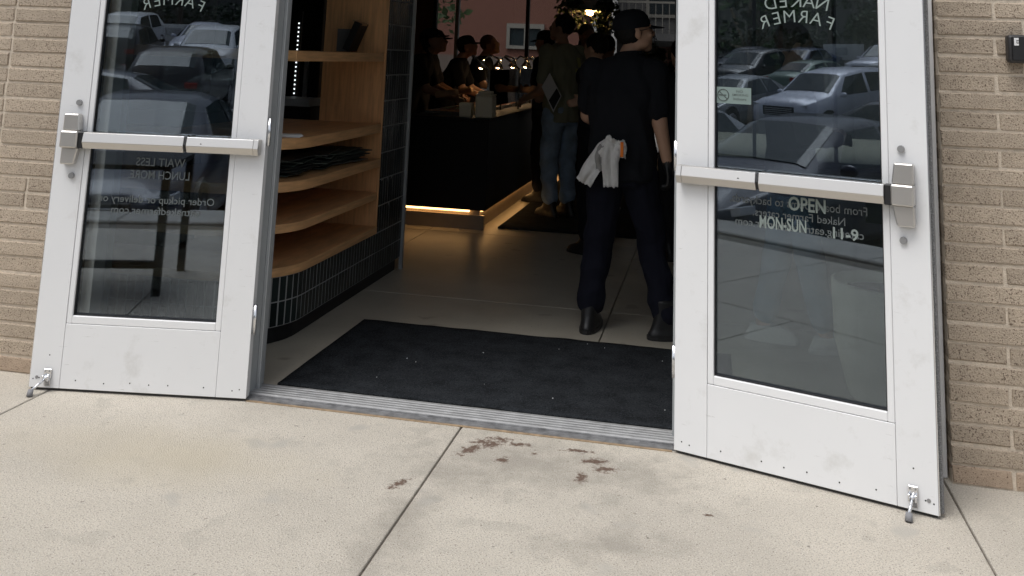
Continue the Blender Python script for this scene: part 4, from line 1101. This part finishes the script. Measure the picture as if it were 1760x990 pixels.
b = MB(); b.box(-3.2+4.5-2.8, -.35, 0, -3.2+4.5-2.1, -.0035, 8.9); b.build('pier', M_SALMON, bs)
bg_ = building('grey building with balcony right of the salmon one', -3.0, 29.0, 9, 36, 9, M_GREYST, [(-.2, .4, .9, 1.75, M_WTRIM), (-1.9, 2.7, .2, 3.6, M_WTRIM), (1.8, .4, 3.2, 1.75, M_WTRIM)])
b = MB(); b.box(-5.8, -1.2, 2.55, 0, -.08, 2.75); b.build('balcony_slab', M_GREYST, bg_)
b = MB()
for k in range(30): b.box(-5.7+k*.19, -1.18, 2.75, -5.68+k*.19, -1.16, 3.6)
b.box(-5.75, -1.2, 3.6, 0, -1.14, 3.66); b.build('balcony_rail', M_WTRIM, bg_)
b = MB(); b.box(-4.6, -.09, .4, -3.6, -.081, 2.4); b.build('red_panel', M_SALMON, bg_)
def tree(x, y, z, h, cr, label, group, leafm, n, ls, seed, trunk_h=None):
    r_ = random.Random(seed); t = thing('tree', label, 'tree', (x, y, z), 0, group)
    th_ = trunk_h or h*.42
    b = MB(); b.limb([(0, 0, 0), (r_.uniform(-.1, .1), r_.uniform(-.1, .1), th_*.6), (r_.uniform(-.2, .2), 0, th_*1.25), (0, r_.uniform(-.2, .2), h*.8)], [.16, .12, .085, .03], 8)
    cl = []
    for k in range(9):
        a = r_.uniform(0, 6.28); q = r_.uniform(.25, .95); e = Vector((math.cos(a)*cr*q, math.sin(a)*cr*q, r_.uniform(th_, h-.3)))
        b.limb([(0, 0, th_*r_.uniform(.8, 1.3)), e*.6+Vector((0, 0, th_*.45)), e], [.06, .04, .015], 6); cl.append(e)
    b.build('trunk', M_BARK, t, True)
    b = MB()
    for e in cl: leaf_cloud(b, e, (cr*.42, cr*.42, cr*.36), n//9, ls, r_)
    b.build('crown', leafm, t)
    return t
tree(-6.4, 20.5, LOT, 5.2, 1.4, 'small street tree beyond the far windows on the left', None, M_LEAF, 900, .22, 5)
tree(.9, 23.5, LOT, 4.6, 1.3, 'small street tree beyond the far windows on the right', None, M_LEAF, 800, .22, 6)
for k, x in enumerate((-2.35, -1.95)):
    b = MB(); b.cyl((x, 20, LOT), (x, 20, 3.6), .055, n=12); b.box(x-.10, 19.9, LOT, x+.10, 20.1, LOT+.2)
    thing_mesh(b, 'post', M_WHITEP, ('pale post beyond the far windows, left of the pair', 'pale post beyond the far windows, right of the pair')[k], 'post')

# ================================================================= CARS (seen mirrored in the door glass)
M_CARGL = mat('car_glass', (0.022, 0.036, 0.042), 0.08, spec=0.35)
M_TYRE = mat('tyre', (0.02, 0.02, 0.02), 0.85)
M_RIM = mat('alloy', (0.5, 0.5, 0.52), 0.3, metal=0.8)
M_LAMP = mat('lamp_glass', (0.55, 0.57, 0.6), 0.1, spec=0.8)
M_TAIL = mat('tail_red', (0.35, 0.015, 0.012), 0.2)
M_TRIM = mat('car_trim', (0.02, 0.02, 0.02), 0.5)
M_PLATE = mat('plate_white', (0.6, 0.6, 0.6), 0.6)
PAINT = {n: mat('paint_'+n, c_, 0.3, metal=me_, coat=0.3) for n, c_, me_ in (('silver', (0.64, 0.65, 0.73), .2), ('grey', (0.25, 0.26, 0.27), .3), ('dark', (0.035, 0.038, 0.055), .2), ('white', (0.75, 0.75, 0.76), 0),
         ('black', (0.015, 0.015, 0.017), 0), ('red', (0.20, 0.02, 0.02), 0), ('green', (0.10, 0.16, 0.12), .2), ('blue', (0.07, 0.10, 0.17), .2))}
SED = [(2.36, .62, .34, .60, .62, .50), (2.24, .80, .22, .68, .71, .62), (1.75, .89, .18, .80, .84, .68), (.95, .91, .18, .90, .97, .74), (.12, .91, .18, .93, 1.38, .60), (-.55, .91, .18, .945, 1.44, .60),
       (-1.15, .91, .18, .955, 1.37, .59), (-1.80, .90, .20, .97, 1.07, .70), (-2.2, .86, .25, .95, 1.00, .70), (-2.36, .74, .36, .84, .86, .60)]
SUV = [(2.26, .72, .40, .86, .90, .60), (2.18, .86, .28, .96, 1.02, .72), (1.70, .91, .24, 1.05, 1.12, .78), (1.10, .92, .24, 1.08, 1.18, .80), (.35, .92, .24, 1.08, 1.64, .70), (-.5, .92, .24, 1.09, 1.72, .71),
       (-1.6, .92, .24, 1.11, 1.68, .70), (-2.12, .91, .26, 1.13, 1.35, .76), (-2.22, .89, .30, 1.06, 1.14, .76), (-2.30, .84, .44, .96, .99, .70)]
def car_proto(kind, ST):
    t = thing(kind, 'car', 'car', (0, 0, LOT))
    b = MB(); rows = []
    def sec(st):
        x, w_, zb, bt, zr, wg = st
        h = [(0, zb), (w_*.82, zb), (w_, zb+.13), (w_*1.01, (zb+bt)/2), (w_*.965, bt), (wg, zr-.055), (wg*.72, zr), (0, zr+.012)]
        return [Vector((-y_, x, z_)) for y_, z_ in h[::-1]]+[Vector((y_, x, z_)) for y_, z_ in h[1:]]
    secs = [sec(s_) for s_ in ST]
    for s_ in secs: rows.append([b.bm.verts.new(p) for p in s_])
    for a, c_ in zip(rows, rows[1:]):
        for k in range(len(a)-1): b.bm.faces.new((a[k], a[k+1], c_[k+1], c_[k]))
    b.bm.faces.new(rows[0]); b.bm.faces.new(rows[-1][::-1])
    bmesh.ops.remove_doubles(b.bm, verts=b.bm.verts[:], dist=.001)
    b.build('body', None, t, True)
    def pane(nm, P, shrink, off=.006):
        c_ = sum(P, Vector())/len(P); b = MB()
        Q = [c_+(p-c_)*shrink for p in P]; n = (Q[1]-Q[0]).cross(Q[-1]-Q[0]).normalized()
        ctr = Vector((0, c_.y, .6))
        if n.dot(c_-ctr) < 0: n = -n
        top = [b.bm.verts.new(q+n*off) for q in Q]; bot = [b.bm.verts.new(q-n*.02) for q in Q]
        b.bm.faces.new(top)
        for i in range(len(Q)): b.bm.faces.new((top[i], top[(i+1) % len(Q)], bot[(i+1) % len(Q)], bot[i]))
        return b.build(nm, M_CARGL, t)
    NH = 15
    # indices of a section from left (-): 0 = bottom row start mirrored; h reversed: index i -> h[7-i]; right side i=7+k -> h[k]
    A, B_ = secs[3], secs[4]
    L5 = [i for i in range(len(A))]
    def hp(S_, k, sg_):                                             # k = index in h, sg_ = side
        return S_[7-k] if sg_ < 0 else (S_[7+k-0] if k > 0 else S_[7])
    # h order reversed for the left: secs[0..7] = h[7]..h[0] with -y ; secs[8..14] = h[1]..h[7] with +y
    def g(S_, k, sg_):
        v = S_[7-k].copy()
        if sg_ > 0: v.x = -v.x
        return v
    def screen(nm, S0, S1, a0, a1):
        b = MB(); rr = []
        n = (g(S1, 6, 1)-g(S0, 6, 1)).cross(g(S0, 6, 1)-g(S0, 6, -1)).normalized()
        if n.z < 0: n = -n
        for i in range(5):
            q = a0+(a1-a0)*i/4
            def at_(k, sg_): return g(S0, k, sg_).lerp(g(S1, k, sg_), q)
            row = [at_(5, -1).lerp(at_(6, -1), .45), at_(6, -1), at_(7, 1), at_(6, 1), at_(5, 1).lerp(at_(6, 1), .45)]
            rr.append([b.bm.verts.new(p+n*.010) for p in row])
        for i in range(4):
            for k in range(4): b.bm.faces.new((rr[i][k], rr[i][k+1], rr[i+1][k+1], rr[i+1][k]))
        r_ = bmesh.ops.extrude_face_region(b.bm, geom=b.bm.faces[:])
        for v in [v for v in r_['geom'] if isinstance(v, bmesh.types.BMVert)]: v.co -= n*.02
        return b.build(nm, M_CARGL, t)
    screen('windscreen', secs[3], secs[4], .06, .93)
    screen('rear_window', secs[6], secs[7], .08, .92)
    for sg_ in (-1, 1):
        f0 = g(secs[3], 4, sg_).lerp(g(secs[4], 4, sg_), .25)
        pane('side_window', [f0, g(secs[4], 5, sg_), g(secs[5], 5, sg_), g(secs[5], 4, sg_)], .88, .012)
        r0 = g(secs[6], 4, sg_).lerp(g(secs[7], 4, sg_), .25)
        pane('side_window', [g(secs[5], 4, sg_), g(secs[5], 5, sg_), g(secs[6], 5, sg_), r0], .86, .012)
    fx_, rx_, wr = ST[2][0]-.28, ST[7][0]+.45, .33 if kind == 'sedan' else .36
    for y in (fx_, rx_):
        for sg_ in (-1, 1):
            b = MB(); b.cyl((sg_*.70, y, wr), (sg_*.925, y, wr), wr, n=24); wh = b.build('wheel', M_TYRE, t)
            b = MB(); b.cyl((sg_*.926, y, wr), (sg_*.935, y, wr), wr*.68, wr*.62, 20); b.build('rim', M_RIM, wh)
            b = MB(); b.cyl((sg_*.60, y, wr+.03), (sg_*.9215, y, wr+.03), wr+.06, n=24); b.build('wheel_arch', M_TRIM, t)
    zf = ST[1][3]
    for sg_ in (-1, 1):
        b = MB(); b.prism([(sg_*.46, zf-.15), (sg_*.83, zf-.06), (sg_*.82, zf+.02), (sg_*.50, zf-.05)], 2.02, ST[1][0]+.035, 'y', .008); b.build('headlight', M_LAMP, t)
        b = MB(); b.box(sg_*.52, ST[-1][0]-.012, ST[-2][3]-.14, sg_*.80, ST[-1][0]+.2, ST[-2][3]-.01, .01); b.build('tail_light', M_TAIL, t)
        b = MB(); b.ball((sg_*.99, ST[3][0]-.28, ST[3][3]+.06), (.10, .05, .065)); b.cyl((sg_*.90, ST[3][0]-.28, ST[3][3]+.02), (sg_*.98, ST[3][0]-.28, ST[3][3]+.05), .02); b.build('mirror', None, t, True)
    b = MB()
    for k in range(4): b.box(-.42, ST[0][0]-.03, zf-.26+k*.048, .42, ST[0][0]+.018, zf-.235+k*.048, .004)
    b.build('grille', M_RIM, t)
    b = MB(); b.box(-.48, ST[0][0]-.06, zf-.28, .48, ST[0][0]+.010, zf-.05, .01); b.build('grille_recess', M_TRIM, t)
    b = MB(); b.box(-.55, ST[0][0]-.04, .30, .55, ST[0][0]+.02, .38, .01); b.build('lower_intake', M_TRIM, t)
    for ch in t.children:
        if ch.name.split('.')[0] in ('body', 'mirror'):
            ch.data.materials.append(PAINT['silver']); ch.material_slots[0].link = 'OBJECT'
    return t
PR = {'sedan': car_proto('sedan', SED), 'sport_utility': car_proto('sport_utility', SUV)}
used = set()
def car(kind, paint, x, y, rz, label):
    t = PR[kind] if kind not in used else copy_tree(PR[kind])
    used.add(kind)
    t.location = (x, y, gz(y)); t.rotation_euler = (-math.atan(.078)*math.cos(R(rz)) if y < -14 else 0, 0, R(rz)); t['label'] = label; t['group'] = 'cars in the parking lot'
    for ch in t.children:
        if ch.name.split('.')[0] in ('body', 'mirror'): ch.material_slots[0].material = PAINT[paint]
    return t
car('sedan', 'dark', -4.0, -2.85, 0, 'dark navy sedan nearest the doors, mirrored in the right door glass')
car('sedan', 'grey', -6.8, -3.2, 1, 'grey sedan in the row nearest the pavement')
car('sport_utility', 'silver', -12.2, -17.0, 3, 'silver sport utility car mirrored in the right door glass')
car('sedan', 'grey', -15.2, -16.7, -4, 'grey sedan left of the silver sport utility car')
car('sedan', 'black', -9.4, -17.0, 0, 'black sedan right of the silver sport utility car')
car('sedan', 'dark', -7.3, -11.0, 92, 'dark sedan crossing the lane behind the front row')
car('sport_utility', 'black', -6.6, -17.0, 180, 'black sport utility car showing its tail lights in the second row')
car('sedan', 'silver', -3.9, -17.0, 180, 'silver sedan parked tail first in the second row')
car('sedan', 'green', -17.3, -24.8, 186, 'greenish sedan in the third row beyond the grey sedan')
car('sedan', 'white', -14.4, -25.0, 180, 'white sedan in the third row behind the silver sport utility car')
car('sport_utility', 'black', -20.3, -25.0, 0, 'black sport utility car far left in the third row')
car('sport_utility', 'black', -10.2, -25.0, 178, 'black sport utility car in the third row')
car('sport_utility', 'white', -7.4, -25.0, 0, 'white sport utility car in the third row')
car('sedan', 'blue', -22.5, -31.5, 0, 'blue sedan in the last row, left')
car('sport_utility', 'silver', -18.2, -31.5, 0, 'silver sport utility car in the last row')
car('sedan', 'dark', -25.4, -31.5, 0, 'dark sedan farthest left in the last row')
car('sport_utility', 'white', -12.0, -31.5, 5, 'white sport utility car in the last row')
car('sedan', 'silver', -9.0, -31.5, 0, 'silver sedan in the last row')
# low white boards beyond the cars
for k, (x, y, wd, zc, lab) in enumerate(((-21.6, -33.5, 2.9, 2.15, 'low white board with a dark panel beyond the parked cars'), (-10.9, -34.5, 3.2, 1.85, 'long low white board beyond the left rows of cars'))):
    t = thing('sign_board', lab, 'sign', (x, y, gz(y)), R(25) if k == 0 else R(12))
    b = MB(); b.box(-wd/2, -.08, zc-gz(y)-.36, wd/2, .08, zc-gz(y)+.36, .01); b.build('board', M_WHITEP, t)
    b = MB(); b.box(-.45, .082, zc-gz(y)-.12, .45, .10, zc-gz(y)+.2); b.build('panel', M_FRAME, t)
    for sx in (-1, 1):
        b = MB(); b.cyl((sx*wd*.35, 0, 0), (sx*wd*.35, 0, zc-gz(y)-.36), .06, n=10); b.build('post', M_FRAME, t)
building('dim four storey block beyond the parking lot', -62, -56.0, 30, -52.0, 16, M_FARB, [])
tb_ = [o for o in bpy.data.objects if o.name.startswith('building') and o.get('label', '').startswith('dim four')][0]
for k in range(22):
    for q in range(3):
        b = MB(); b.box(-43+k*4, 4.003, 5.0+q*3.6, -41.2+k*4, 4.06, 7.0+q*3.6); b.build('window', M_WINDOW, tb_)
b = MB(); r_ = random.Random(9)
for k in range(90): leaf_cloud(b, (-50+k*.75, -45+r_.uniform(-.4, .4), gz(-45)+.95), (.8, .7, .95), 150, .24, r_)
tag(b.build('hedge', M_LEAFD), 'long clipped dark hedge behind the parking lot', 'hedge')
for k, (x, y, h, cr) in enumerate(((-30, -41, 7.5, 2.6), (-25.5, -39, 8, 2.8), (-19.8, -38, 7, 2.4), (-15, -40, 8, 2.8), (-11.5, -38.5, 7, 2.4), (-7.0, -40, 7.5, 2.6), (-17.2, -29.0, 5.5, 1.2))):
    tree(x, y, gz(y)-.05, h, cr, 'green tree beyond the parking lot, %s from the left in the door glass' % ('first', 'second', 'third', 'fourth', 'fifth', 'sixth')[k] if k < 6 else 'slim young tree among the last rows of cars', 'trees beyond the parking lot' if k < 6 else None, M_LEAF, 1500, .30, 20+k)

# café table on the pavement beside the photographer (mirrored in the left glass)
t = thing('cafe_table', 'black metal table on the pavement mirrored in the left door glass', 'table', (-3.02, 1.95, 0))
b = MB(); b.box(-.40, -.35, .70, .40, .35, .73, .004); b.build('table_top', M_DARK, t)
for sx in (-1, 1):
    for sy in (-1, 1):
        b = MB(); b.box(sx*.40-.022*(sx+1), sy*.33-.022, 0, sx*.40+.022*(1-sx), sy*.33+.022, .698); b.build('leg', M_DARK, t)
b = MB(); b.box(-.355, .31, .15, .355, .35, .19); b.build('stretcher', M_DARK, t)
